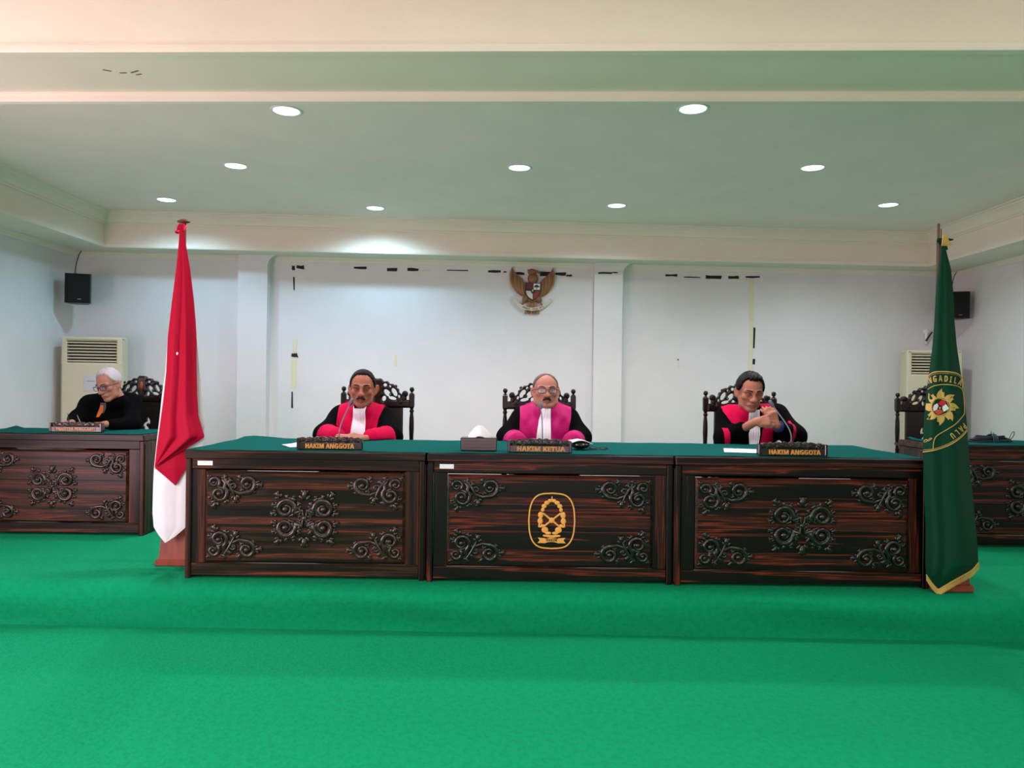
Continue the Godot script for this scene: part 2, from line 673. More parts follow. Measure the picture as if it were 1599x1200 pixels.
func build_materials() -> void:
	M["weave_tex"] = noise_tex(0.16, FastNoiseLite.TYPE_SIMPLEX, 3, 256, null, 5)
	var fine := noise_tex(0.02, FastNoiseLite.TYPE_SIMPLEX_SMOOTH, 5, 512, null, 11)
	var paint_ramp := ramp([[0.0, Color(0.975, 0.975, 0.975)], [1.0, Color(1, 1, 1)]])
	var mottled := noise_tex(0.008, FastNoiseLite.TYPE_SIMPLEX_SMOOTH, 4, 512, paint_ramp, 21)
	for p in [["wall", Color(0.885, 0.87, 0.875)], ["ceiling", Color(0.97, 0.91, 0.87)], ["trim", Color(0.93, 0.88, 0.82)]]:
		M[p[0]] = textured(mat(p[1], 0.75), mottled, Vector3.ONE * 0.35, true)
		relief(M[p[0]], fine, 0.03)
	var car := ramp([[0.0, Color(0.88, 0.90, 0.88)], [0.45, Color(0.96, 0.965, 0.96)], [1.0, Color(1.0, 1.0, 1.0)]])
	var pile := noise_tex(0.09, FastNoiseLite.TYPE_SIMPLEX, 4, 1024, car, 31)
	var pile_h := noise_tex(0.2, FastNoiseLite.TYPE_SIMPLEX, 3, 1024, null, 32)
	M["carpet"] = textured(mat(Color(0.04, 0.575, 0.395), 1.0), pile, Vector3.ONE * 0.21, true)
	relief(M["carpet"], pile_h, 0.25)
	M["carpet"].rim_enabled = true
	M["carpet"].rim = 0.08
	M["carpet"].metallic_specular = 0.2
	M["carpet"].rim_tint = 0.9
	var brown := ramp([[0.0, Color(0.05, 0.035, 0.03)], [0.33, Color(0.10, 0.068, 0.05)], [0.44, Color(0.24, 0.155, 0.11)], [0.53, Color(0.14, 0.095, 0.065)], [0.60, Color(0.46, 0.22, 0.145)], [0.68, Color(0.24, 0.13, 0.09)], [1.0, Color(0.52, 0.26, 0.17)]])
	var dark := ramp([[0.0, Color(0.02, 0.016, 0.016)], [0.5, Color(0.045, 0.03, 0.028)], [0.57, Color(0.11, 0.058, 0.044)], [0.63, Color(0.48, 0.18, 0.105)], [0.70, Color(0.15, 0.07, 0.05)], [1.0, Color(0.42, 0.18, 0.12)]])
	var t_brown := noise_tex(0.009, FastNoiseLite.TYPE_SIMPLEX_SMOOTH, 4, 1024, brown, 41, 5.0)
	var t_dark := noise_tex(0.009, FastNoiseLite.TYPE_SIMPLEX_SMOOTH, 4, 1024, dark, 42, 5.0)
	for k in 5:
		M["brown_%d" % k] = wood(t_brown, false, Vector3(0.13 * k, 0.21 * k + 0.05, 0.17 * k), Color(1, 1, 1).darkened(0.08 * (k % 3)))
		M["dark_%d" % k] = wood(t_dark, false, Vector3(0.19 * k, 0.23 * k, 0.11 * k), Color(1, 1, 1))
	M["brown_up"] = wood(t_brown, true, Vector3(0.3, 0.1, 0.7), Color(0.8, 0.8, 0.8))
	M["dark_up"] = wood(t_dark, true, Vector3(0.6, 0.3, 0.2), Color(0.9, 0.9, 0.9))
	M["carved_brown"] = mat(Color(0.16, 0.085, 0.075), 0.24)
	M["carved_dark"] = mat(Color(0.08, 0.045, 0.042), 0.22)
	for k in ["carved_brown", "carved_dark"]:
		M[k].clearcoat_enabled = true
		M[k].clearcoat = 0.35
		M[k].clearcoat_roughness = 0.12
	M["chair_wood"] = mat(Color(0.085, 0.034, 0.028), 0.3)
	M["chair_wood"].metallic_specular = 0.35
	M["chair_wood"].clearcoat_enabled = true
	M["chair_wood"].clearcoat = 0.15
	M["chair_dark"] = mat(Color(0.06, 0.035, 0.033), 0.45)
	M["mahogany"] = textured(mat(Color(0.62, 0.27, 0.17), 0.4), noise_tex(0.02, FastNoiseLite.TYPE_SIMPLEX_SMOOTH, 4, 256, ramp([[0.0, Color(0.7, 0.65, 0.6)], [1.0, Color(1, 1, 1)]]), 51), Vector3(3, 0.6, 3))
	M["pole"] = textured(mat(Color(0.40, 0.22, 0.14), 0.4), M["mahogany"].albedo_texture, Vector3(6, 0.5, 6))
	M["felt"] = cloth(Color(0.02, 0.32, 0.30), 1.0, 0.04)
	M["felt"].metallic_specular = 0.15
	M["gold"] = mat(Color(0.93, 0.66, 0.30), 0.45, 0.0)
	M["gold_thread"] = cloth(Color(0.78, 0.65, 0.34), 0.8, 0.1)
	M["black_plastic"] = mat(Color(0.035, 0.037, 0.042), 0.45)
	M["grille_cloth"] = cloth(Color(0.03, 0.032, 0.038), 0.9, 0.1)
	M["beige_plastic"] = mat(Color(0.83, 0.79, 0.68), 0.45)
	M["white_plastic"] = mat(Color(0.88, 0.88, 0.87), 0.4)
	M["slot_black"] = mat(Color(0.025, 0.025, 0.022), 0.8)
	M["paper"] = mat(Color(0.93, 0.94, 0.96), 0.8)
	M["grey_paper"] = mat(Color(0.80, 0.79, 0.82), 0.8)
	M["steel"] = mat(Color(0.55, 0.56, 0.58), 0.3, 0.9)
	M["glass"] = mat(Color(0.9, 0.93, 1.0, 0.12), 0.02)
	M["glass"].transparency = BaseMaterial3D.TRANSPARENCY_ALPHA
	M["robe_black"] = cloth(Color(0.022, 0.024, 0.030), 0.95, 0.01)
	M["suit_black"] = cloth(Color(0.024, 0.026, 0.032), 0.95, 0.01)
	M["robe_black"].metallic_specular = 0.15
	M["suit_black"].metallic_specular = 0.15
	M["robe_red"] = cloth(Color(0.73, 0.018, 0.25), 0.85, 0.03)
	M["satin_pink"] = cloth(Color(0.68, 0.065, 0.39), 0.5, 0.08)
	M["linen"] = cloth(Color(0.93, 0.93, 0.97), 0.8, 0.1)
	M["skin"] = mat(Color(1, 1, 1), 0.55)
	M["skin"].metallic_specular = 0.35
	M["skin"].vertex_color_use_as_albedo = true
	M["skin"].subsurf_scatter_enabled = true
	M["skin"].subsurf_scatter_strength = 0.03
	M["hair_black"] = mat(Color(0.035, 0.033, 0.034), 0.6)
	M["hair_black"].metallic_specular = 0.3
	M["hair_grey"] = mat(Color(0.30, 0.27, 0.25), 0.65)
	M["hair_white"] = mat(Color(0.66, 0.66, 0.68), 0.6)
	M["tape_black"] = mat(Color(0.06, 0.05, 0.045), 0.7)
	M["tape_yellow"] = mat(Color(0.87, 0.84, 0.72), 0.7)
	M["flag_red"] = cloth(Color(0.69, 0.012, 0.185), 0.6, 0.03)
	M["flag_white"] = cloth(Color(0.94, 0.94, 0.97), 0.5, 0.2)
	M["flag_green"] = cloth(Color(0.015, 0.225, 0.155), 0.6, 0.03)
	for k in ["flag_red", "flag_green", "robe_red", "satin_pink"]:
		M[k].metallic_specular = 0.25
	for k in ["flag_red", "flag_white", "flag_green"]:
		M[k].backlight_enabled = true
		M[k].backlight = M[k].albedo_color * 0.35

# ---- the room ----
func wall_slab(called: String, a: Vector2, c: Vector2, y0: float, y1: float, out: Vector2, holes := []) -> MeshInstance3D:
	# a wall 0.2 thick from a to c (x, z), its inner face on that line; holes are [along0, along1, y0, y1]
	var b := Buf.new()
	var d := (c - a).normalized()
	var len := (c - a).length()
	var cuts := []
	for h in holes:
		cuts.append(h)
	cuts.sort_custom(func(p, q): return p[0] < q[0])
	var pieces := []
	var s := 0.0
	for h in cuts:
		pieces.append([s, h[0], y0, y1])
		pieces.append([h[0], h[1], y0, h[2]])
		pieces.append([h[0], h[1], h[3], y1])
		s = h[1]
	pieces.append([s, len, y0, y1])
	for p in pieces:
		if p[1] - p[0] < 0.001 or p[3] - p[2] < 0.001:
			continue
		var q := []
		for k in [[p[0], 0.0], [p[1], 0.0], [p[1], 0.2], [p[0], 0.2]]:
			var w: Vector2 = a + d * k[0] + out * k[1]
			q.append(w)
		var lo := []
		var hi := []
		for w in q:
			lo.append(Vector3(w.x, p[2], w.y))
			hi.append(Vector3(w.x, p[3], w.y))
		hexa(b, lo, hi)
	return struct(called, b, M["wall"])

func ledge(b: Buf, prof: Array, a: Vector3, c: Vector3, inward: Vector3) -> void:
	# a moulding: profile Vector2(out from the face, height) run from a to c
	for k in prof.size() - 1:
		var p: Vector2 = prof[k]
		var q: Vector2 = prof[k + 1]
		var i := b.pt(a + inward * p.x + Vector3.UP * p.y)
		b.pt(c + inward * p.x + Vector3.UP * p.y)
		b.pt(c + inward * q.x + Vector3.UP * q.y)
		b.pt(a + inward * q.x + Vector3.UP * q.y)
		var n := (b.v[i + 1] - b.v[i]).cross(b.v[i + 3] - b.v[i])
		var away := inward * (q.y - p.y) - Vector3.UP * (q.x - p.x)
		if n.dot(away) > 0.0:
			b.quad(i, i + 1, i + 2, i + 3)
		else:
			b.quad(i, i + 3, i + 2, i + 1)

func edge_z(x: float) -> float:   # the front edge of the dais
	return -(4.55 - 0.0166 * x)

func beam_z(x: float, far: bool) -> float:
	return -((3.765 if far else 3.255) - 0.035 * x)

func build_room() -> void:
	var south := 4.6
	# floor and dais
	var b := Buf.new()
	bx(b, Vector3(0.24, -0.1, -2.3), Vector3(10.6, 0.2, 14.2), 0.0)
	struct("floor", b, M["carpet"])
	b = Buf.new()
	var prof := [Vector2(0.038, -0.02), Vector2(0.040, 0.03), Vector2(0.050, 0.08), Vector2(0.062, 0.13), Vector2(0.068, 0.17), Vector2(0.062, 0.205), Vector2(0.04, 0.238), Vector2(0.0, 0.257), Vector2(-0.06, DAIS), Vector2(-5.5, DAIS)]
	var nseg := 44
	var first := b.v.size()
	for i in nseg + 1:
		var x := lerpf(WALL_W - 0.1, WALL_E + 0.1, float(i) / nseg)
		for k in prof.size():
			var p: Vector2 = prof[k]
			var wob := 0.0 if k < 1 or k > 6 else 0.012 * sin(x * 2.3 + 0.6 * k) + 0.008 * sin(x * 5.1 + k)
			b.pt(Vector3(x, p.y, edge_z(x) + p.x + wob))
	for i in nseg:
		for k in prof.size() - 1:
			var q := first + i * prof.size() + k
			b.quad(q, q + prof.size(), q + prof.size() + 1, q + 1)
	struct("dais", b, M["carpet"])
	# walls
	var zl := back_z(WALL_W)
	var zr := back_z(WALL_E)
	var wb := wall_slab("wall_north", Vector2(WALL_W - 0.2, back_z(WALL_W - 0.2)), Vector2(WALL_E + 0.2, back_z(WALL_E + 0.2)), -0.1, CEIL + 0.3, Vector2(0, -1))
	wall_slab("wall_west", Vector2(WALL_W, south), Vector2(WALL_W, zl), -0.1, CEIL + 0.3, Vector2(-1, 0), [[4.8, 8.4, 0.2, 2.4]])
	wall_slab("wall_east", Vector2(WALL_E, south), Vector2(WALL_E, zr), -0.1, CEIL + 0.3, Vector2(1, 0))
	wall_slab("wall_south", Vector2(WALL_W - 0.2, south), Vector2(WALL_E + 0.2, south), -0.1, CEIL + 0.3, Vector2(0, 1), [[2.75, 7.35, 0.3, 2.3]])
	# window frames and panes of the openings behind the camera
	for w in [[Vector3(WALL_W - 0.1, 1.3, -2.0), Vector2(3.6, 2.2), PI / 2], [Vector3(0.0, 1.3, south + 0.1), Vector2(4.6, 2.0), 0.0]]:
		var o := Node3D.new()
		o.name = "window_%d" % (1 if w[2] > 0 else 2)
		o.set_meta("kind", "structure")
		add_child(o)
		o.position = w[0]
		o.rotation.y = w[2]
		b = Buf.new()
		var sz: Vector2 = w[1]
		for s in 5:
			bx(b, Vector3(sz.x * (s / 4.0 - 0.5), 0, 0), Vector3(0.06, sz.y, 0.08), 0.004)
		for s in [-1, 1]:
			bx(b, Vector3(0, s * (sz.y / 2 - 0.03), 0), Vector3(sz.x, 0.06, 0.08), 0.004)
		part("window_frame", b, M["trim"], o)
		for s in 4:
			b = Buf.new()
			bx(b, Vector3(sz.x * ((s + 0.5) / 4.0 - 0.5), 0, 0), Vector3(sz.x / 4 - 0.06, sz.y - 0.12, 0.006), 0.0)
			part("pane", b, M["glass"], o)
	# ceilings: over the dais and over the hall
	b = Buf.new()
	bx(b, Vector3(0.24, CEIL + 0.15, -2.4), Vector3(10.8, 0.3, 14.4), 0.0)
	struct("ceiling", b, M["ceiling"])
	# dropped border along the three walls, with its mouldings
	b = Buf.new()
	var fx0 := -4.33
	var fx1 := 4.73
	var face := func(x: float) -> float: return -(8.478 + 0.0688 * x)
	hexa(b, [Vector3(WALL_W, SOFFIT, zl), Vector3(WALL_W, SOFFIT, beam_z(WALL_W, true)), Vector3(fx0, SOFFIT, beam_z(fx0, true)), Vector3(fx0, SOFFIT, face.call(fx0))],
		[Vector3(WALL_W, CEIL, zl), Vector3(WALL_W, CEIL, beam_z(WALL_W, true)), Vector3(fx0, CEIL, beam_z(fx0, true)), Vector3(fx0, CEIL, face.call(fx0))])
	struct("trim_1", b, M["trim"])
	b = Buf.new()
	hexa(b, [Vector3(WALL_E, SOFFIT, zr), Vector3(WALL_E, SOFFIT, beam_z(WALL_E, true)), Vector3(fx1, SOFFIT, beam_z(fx1, true)), Vector3(fx1, SOFFIT, face.call(fx1))],
		[Vector3(WALL_E, CEIL, zr), Vector3(WALL_E, CEIL, beam_z(WALL_E, true)), Vector3(fx1, CEIL, beam_z(fx1, true)), Vector3(fx1, CEIL, face.call(fx1))])
	struct("trim_2", b, M["trim"])
	b = Buf.new()
	hexa(b, [Vector3(WALL_W, SOFFIT, zl), Vector3(WALL_E, SOFFIT, zr), Vector3(fx1, SOFFIT, face.call(fx1)), Vector3(fx0, SOFFIT, face.call(fx0))],
		[Vector3(WALL_W, CEIL, zl), Vector3(WALL_E, CEIL, zr), Vector3(fx1, CEIL, face.call(fx1)), Vector3(fx0, CEIL, face.call(fx0))])
	struct("trim_3", b, M["trim"])
	var crown := [Vector2(0.0, -0.135), Vector2(0.012, -0.135), Vector2(0.016, -0.12), Vector2(0.028, -0.112), Vector2(0.034, -0.085), Vector2(0.055, -0.05), Vector2(0.078, -0.028), Vector2(0.082, -0.016), Vector2(0.098, -0.012), Vector2(0.10, 0.0)]
	var lip := [Vector2(0.0, 0.045), Vector2(0.006, 0.045), Vector2(0.008, 0.03), Vector2(0.016, 0.026), Vector2(0.018, 0.002), Vector2(0.014, -0.012), Vector2(-0.03, -0.012), Vector2(-0.03, 0.0)]
	b = Buf.new()
	var corners := [Vector3(fx0, 0, beam_z(fx0, true)), Vector3(fx0, 0, face.call(fx0)), Vector3(fx1, 0, face.call(fx1)), Vector3(fx1, 0, beam_z(fx1, true))]
	var mitre := [Vector3(1, 0, 0), Vector3(1, 0, 1), Vector3(-1, 0, 1), Vector3(-1, 0, 0)]
	for k in 3:
		for pr in [[crown, CEIL], [lip, SOFFIT]]:
			for j in pr[0].size() - 1:
				var p: Vector2 = pr[0][j]
				var q: Vector2 = pr[0][j + 1]
				var f := [corners[k] + mitre[k] * p.x + Vector3.UP * (pr[1] + p.y), corners[k + 1] + mitre[k + 1] * p.x + Vector3.UP * (pr[1] + p.y), corners[k + 1] + mitre[k + 1] * q.x + Vector3.UP * (pr[1] + q.y), corners[k] + mitre[k] * q.x + Vector3.UP * (pr[1] + q.y)]
				b.face(f, corners[k].lerp(corners[k + 1], 0.5) - [Vector3(1, 0, 0), Vector3(0, 0, 1), Vector3(-1, 0, 0)][k] * 0.3 + Vector3.UP * (pr[1] + (-0.5 if pr[1] == CEIL else 0.4)) if false else corners[k].lerp(corners[k + 1], 0.5) - [Vector3(1, 0, 0), Vector3(0, 0, 1), Vector3(-1, 0, 0)][k] * 0.3 + Vector3.UP * (pr[1] + 0.15))
	struct("trim_4", b, M["trim"])
	# the small cove between border and walls
	b = Buf.new()
	ledge(b, [Vector2(0.0, -0.05), Vector2(0.01, -0.05), Vector2(0.016, -0.03), Vector2(0.04, -0.008), Vector2(0.045, 0.0)], Vector3(WALL_W, SOFFIT, zl), Vector3(WALL_E, SOFFIT, zr), Vector3(0, 0, 1))
	ledge(b, [Vector2(0.0, -0.05), Vector2(0.01, -0.05), Vector2(0.016, -0.03), Vector2(0.04, -0.008), Vector2(0.045, 0.0)], Vector3(WALL_W, SOFFIT, -4.0), Vector3(WALL_W, SOFFIT, zl), Vector3(1, 0, 0))
	ledge(b, [Vector2(0.0, -0.05), Vector2(0.01, -0.05), Vector2(0.016, -0.03), Vector2(0.04, -0.008), Vector2(0.045, 0.0)], Vector3(WALL_E, SOFFIT, zr), Vector3(WALL_E, SOFFIT, -4.0), Vector3(-1, 0, 0))
	struct("trim_5", b, M["trim"])
	# the great beam between hall and dais, and its mouldings
	b = Buf.new()
	hexa(b, [Vector3(WALL_W, SOFFIT, beam_z(WALL_W, false)), Vector3(WALL_E, SOFFIT, beam_z(WALL_E, false)), Vector3(WALL_E, SOFFIT, beam_z(WALL_E, true)), Vector3(WALL_W, SOFFIT, beam_z(WALL_W, true))],
		[Vector3(WALL_W, CEIL, beam_z(WALL_W, false)), Vector3(WALL_E, CEIL, beam_z(WALL_E, false)), Vector3(WALL_E, CEIL, beam_z(WALL_E, true)), Vector3(WALL_W, CEIL, beam_z(WALL_W, true))])
	var beam := struct("trim_6", b, M["trim"])
	b = Buf.new()
	var inw := Vector3(-0.035, 0, 1).normalized()
	ledge(b, [Vector2(0.0, 0.034), Vector2(0.008, 0.034), Vector2(0.010, 0.026), Vector2(0.016, 0.022), Vector2(0.018, 0.0), Vector2(0.014, -0.010), Vector2(-0.03, -0.010), Vector2(-0.03, 0.0)], Vector3(WALL_W, SOFFIT, beam_z(WALL_W, false)), Vector3(WALL_E, SOFFIT, beam_z(WALL_E, false)), inw)
	ledge(b, [Vector2(0.05, 0.0), Vector2(0.05, -0.010), Vector2(0.044, -0.016), Vector2(0.044, -0.032), Vector2(0.036, -0.042), Vector2(0.0, -0.042), Vector2(0.0, 0.0)], Vector3(WALL_W, SOFFIT, beam_z(WALL_W, true)), Vector3(WALL_E, SOFFIT, beam_z(WALL_E, true)), inw)
	ledge(b, crown, Vector3(WALL_W, CEIL, beam_z(WALL_W, false)), Vector3(WALL_E, CEIL, beam_z(WALL_E, false)), inw)
	struct("trim_7", b, M["trim"])
	# two pilasters with a cove head
	for q in [[-3.06, -2.74, 1.0], [0.93, 1.26, -1.0]]:
		b = Buf.new()
		var x0: float = q[0]
		var x1: float = q[1]
		var d := 0.13
		hexa(b, [Vector3(x0, DAIS, back_z(x0)), Vector3(x1, DAIS, back_z(x1)), Vector3(x1, DAIS, back_z(x1) + d), Vector3(x0, DAIS, back_z(x0) + d)],
			[Vector3(x0, SOFFIT, back_z(x0)), Vector3(x1, SOFFIT, back_z(x1)), Vector3(x1, SOFFIT, back_z(x1) + d), Vector3(x0, SOFFIT, back_z(x0) + d)])
		var arc := PackedVector2Array([Vector2(0, 0), Vector2(0.12, 0)])
		for k in 7:
			var a := PI / 2 * (k / 6.0)
			arc.append(Vector2(0.12 - 0.12 * sin(a), -0.12 + 0.12 * cos(a)))
		var pr := PackedVector2Array()
		for p in arc:
			pr.append(Vector2(x1 + p.x, SOFFIT + p.y))
		extrude(b, pr, back_z(x1), back_z(x1) + d)
		struct("pilaster", b, M["wall"])
	# scuffs of old tape on the back wall: parts of the wall
	var scraps := [
		[455, 415, 460, 421, 0], [464, 414, 475, 420, 0], [458, 433, 460, 453, 0], [549, 416, 572, 420, 0], [604, 419, 620, 423, 0], [634, 419, 654, 423, 0], [680, 421, 731, 423, 0], [758, 422, 782, 426, 0],
		[786, 424, 791, 426, 0], [805, 425, 819, 429, 0], [838, 425, 864, 431, 0], [866, 426, 884, 430, 0], [884, 429, 893, 432, 0], [929, 425, 955, 428, 0], [955, 425, 965, 427, 0], [1036, 428, 1058, 432, 0], [1058, 432, 1094, 434, 0], [1094, 429, 1126, 436, 0], [1136, 431, 1154, 435, 0], [1157, 431, 1187, 434, 0],
		[1176, 512, 1179, 544, 0], [1176, 561, 1179, 569, 0], [455, 551, 465, 558, 0], [455, 612, 457, 638, 0], [1058, 561, 1060, 563, 0],
		[456, 529, 463, 550, 1], [456, 559, 463, 606, 1], [1170, 438, 1177, 502, 1], [1136, 436, 1176, 438, 1], [656, 421, 672, 424, 1], [1058, 565, 1061, 575, 1], [617, 555, 620, 572, 1], [1170, 505, 1175, 580, 1]]
	for s in scraps:
		b = Buf.new()
		var zw := absf(back_z((s[0] - 799.5) * 8.9 / LENS))
		if s[0] > 920 and s[2] < 970:
			zw -= 0.13
		zw -= 0.002
		var p := at(s[0], s[1], zw)
		var q := at(s[2], s[3], zw)
		var poly := PackedVector2Array()
		var r := RandomNumberGenerator.new()
		r.seed = int(s[0] * 7 + s[1])
		var ds := minf(absf(q.x - p.x), absf(q.y - p.y)) * 0.25
		for e in [Vector2(p.x, p.y), Vector2((p.x + q.x) / 2, p.y), Vector2(q.x, p.y), Vector2(q.x, q.y), Vector2((p.x * 0.4 + q.x * 0.6), q.y), Vector2(p.x, q.y)]:
			poly.append(e + Vector2(r.randf_range(-ds, ds), r.randf_range(-ds, ds)))
		var zz := back_z((p.x + q.x) / 2) + (0.13 if s[0] > 920 and s[2] < 970 else 0.0)
		extrude(b, poly, zz - 0.004, zz + 0.004)
		part("tape_scrap", b, M["tape_black"] if s[4] == 0 else M["tape_yellow"], wb)
	# scrapes on the underside of the beam: parts of it
	for q in [[-1.86, 3.52, 0.035, 0.5], [-1.80, 3.545, 0.03, -0.1], [-1.74, 3.53, 0.05, -0.5], [-1.735, 3.56, 0.03, -0.3]]:
		b = Buf.new()
		bx(b, Vector3.ZERO, Vector3(q[2], 0.002, 0.008), 0.0, Transform3D(Basis(Vector3.UP, q[3]), Vector3(q[0], SOFFIT - 0.0005, -q[1])))
		part("scrape", b, mat(Color(0.42, 0.33, 0.24), 0.9), beam)
	# flush light panels in the hall ceiling
	for x in [-2.4, 0.2, 2.8]:
		for z in [-1.6, 1.4]:
			b = Buf.new()
			bx(b, Vector3(0, 0.0, 0), Vector3(1.2, 0.03, 0.6), 0.004)
			var t := thing("ceiling_panel_light", "flat white ceiling panel light of the hall, %s column, %s row" % [{-2.4: "west", 0.2: "middle", 2.8: "east"}[x], "north" if z < 0 else "south"], "light", Vector3(x, CEIL - 0.015, z), 0.0, "hall ceiling panels")
			part("frame", b, M["white_plastic"], t)
			b = Buf.new()
			bx(b, Vector3(0, -0.017, 0), Vector3(1.15, 0.006, 0.55), 0.001)
			var g := mat(Color(1, 1, 1), 0.4)
			g.emission_enabled = true
			g.emission = Color(1, 0.97, 0.93)
			g.emission_energy_multiplier = 2.0
			part("diffuser", b, g, t)

func build_downlights() -> void:
	var front := Color(1.0, 0.89, 0.92)
	var west := Color(0.68, 0.87, 0.98)
	var east := Color(0.90, 0.96, 1.0)
	var spots := [[447, 173, 4.0, "over the left desk, near the beam", front], [1082, 170, 4.0, "half hidden by the beam moulding", front], [368, 259, 4.0, "left one of the middle row", front], [811, 262, 4.0, "centre one of the middle row", front], [1269, 262, 4.0, "right one of the middle row", front],
		[260, 312, 2.1, "above the red and white flag", west], [586, 325, 2.6, "in the back row above the left chair", west], [963, 321, 1.9, "in the back row right of the wall emblem", east], [1387, 320, 3.2, "in the back row beside the green flag", east]]
	for s in spots:
		var dy: float = (s[1] - 600.0) - (s[0] - 799.5) * ROLL
		var depth := (CEIL - EYE) * LENS / -dy
		var p := at(s[0], s[1], depth)
		p.y = CEIL
		var t := thing("downlight", "round white recessed ceiling downlight, lit, " + s[3], "light", p, 0.0, "recessed downlights in the ceiling")
		var b := Buf.new()
		lathe(b, [Vector2(0.084, -0.002), Vector2(0.092, -0.007), Vector2(0.099, -0.006), Vector2(0.104, 0.0)], 32)
		part("ring", b, M["white_plastic"], t)
		b = Buf.new()
		lathe(b, [Vector2(0.0, -0.006), Vector2(0.05, -0.0055), Vector2(0.084, -0.003), Vector2(0.084, 0.001)], 32)
		var g := mat(Color(1, 1, 1), 0.4)
		g.emission_enabled = true
		g.emission = Color(0.95, 0.98, 1.0)
		g.emission_energy_multiplier = 3.0
		part("diffuser", b, g, t)
		var l := SpotLight3D.new()
		l.name = "lamp"
		t.add_child(l)
		l.position = Vector3(0, -0.02, 0)
		l.rotation.x = -PI / 2
		l.spot_angle = 78.0
		l.spot_angle_attenuation = 0.6
		l.spot_range = 14.0
		l.spot_attenuation = 2.0
		l.light_size = 0.07
		l.light_color = s[4]
		l.light_energy = s[2]
		l.shadow_enabled = true

# ---- carved ornament, drawn in its own plane with y down, in units that are scaled to metres ----
func volute(b: Buf, eye: Vector2, r: float, a0: float, turns: float, w: float, stem := []) -> void:
	var pts := []
	var rad := []
	var n := 26
	var start := eye + Vector2(cos(a0), sin(a0)) * r
	for k in stem.size():
		pts.append(Vector3(stem[k].x, -stem[k].y, 0))
		rad.append(w * (0.55 + 0.45 * k / stem.size()))
	for k in n + 1:
		var t := float(k) / n
		var a := a0 + turns * TAU * t
		var rr := r * (pow(1.0 - t, 0.85) * 0.72 + 0.28)
		pts.append(Vector3(eye.x + cos(a) * rr, -eye.y - sin(a) * rr, w * 0.4 * t))
		rad.append(w * (1.0 - 0.45 * t))
	for k in rad.size():
		rad[k] *= 1.55
	tube(b, pts, rad, 7, Vector3(1, 1, 1.0))
	tube(b, pts.slice(stem.size(), pts.size() - 8).map(func(p): return eye3(eye, p)), [w * 0.5], 5)
	ball(b, Vector3(eye.x, -eye.y, w * 0.5), Vector3(r * 0.36, r * 0.36, r * 0.40), 6, 10)

func eye3(eye: Vector2, p: Vector3) -> Vector3:   # a thinner bead along the inside of the scroll
	return Vector3(lerpf(p.x, eye.x, 0.24), lerpf(p.y, -eye.y, 0.24), p.z + 4.0)

func leaf(b: Buf, p: Vector2, a: float, size: float) -> void:
	var d := Vector2(cos(a), sin(a))
	var s := Vector2(-d.y, d.x)
	for q in [[0.0, 0.0, 1.0, 0.0], [-0.45, 0.5, 0.62, 0.7], [-0.45, -0.5, 0.62, -0.7], [0.35, 0.32, 0.45, 0.5], [0.35, -0.32, 0.45, -0.5]]:
		var c: Vector2 = p + d * size * q[0] + s * size * q[1]
		var turn := Basis(Vector3(0, 0, 1), -(a + q[3]))
		ball(b, Vector3(c.x, -c.y, size * 0.12), Vector3(size * 0.80, size * 0.42, size * 0.34) * q[2], 5, 8, turn)

var carved := {}

func corner_carving(mx: float, my: float) -> Buf:   # the top left one, mirrored for the others; origin in the panel corner
	if not carved.has("corner"):
		var b := Buf.new()
		volute(b, Vector2(55, 68), 37, 0.9, -1.25, 9, [Vector2(150, 115), Vector2(120, 112)])
		volute(b, Vector2(88, 138), 52, -0.9, 1.25, 11, [Vector2(105, 50), Vector2(125, 70)])
		volute(b, Vector2(262, 76), 54, 1.75, -1.3, 11, [Vector2(140, 80), Vector2(170, 118), Vector2(215, 136)])
		volute(b, Vector2(176, 92), 22, 2.4, 1.1, 7, [Vector2(150, 130)])
		leaf(b, Vector2(190, 172), 1.45, 34)
		leaf(b, Vector2(338, 80), 0.15, 32)
		leaf(b, Vector2(58, 208), 2.1, 32)
		leaf(b, Vector2(214, 34), -2.0, 26)
		leaf(b, Vector2(122, 34), -1.2, 24)
		leaf(b, Vector2(30, 160), 2.9, 22)
		leaf(b, Vector2(150, 60), -0.9, 30)
		leaf(b, Vector2(300, 120), 0.9, 24)
		leaf(b, Vector2(130, 186), 2.2, 24)
		leaf(b, Vector2(232, 112), 0.3, 20)
		leaf(b, Vector2(20, 30), -2.4, 18)
		tube(b, curve([Vector3(118, -40, 0), Vector3(150, -85, 3), Vector3(172, -130, 4), Vector3(186, -165, 0)], 10), [9, 10, 11, 12, 12, 11, 10, 9, 8, 7, 6], 7)
		carved["corner"] = b
	var out := Buf.new()
	var k := 0.00096
	out.join(carved["corner"], Transform3D(Basis.from_scale(Vector3(mx * k, my * k, k)), Vector3.ZERO))
	return out

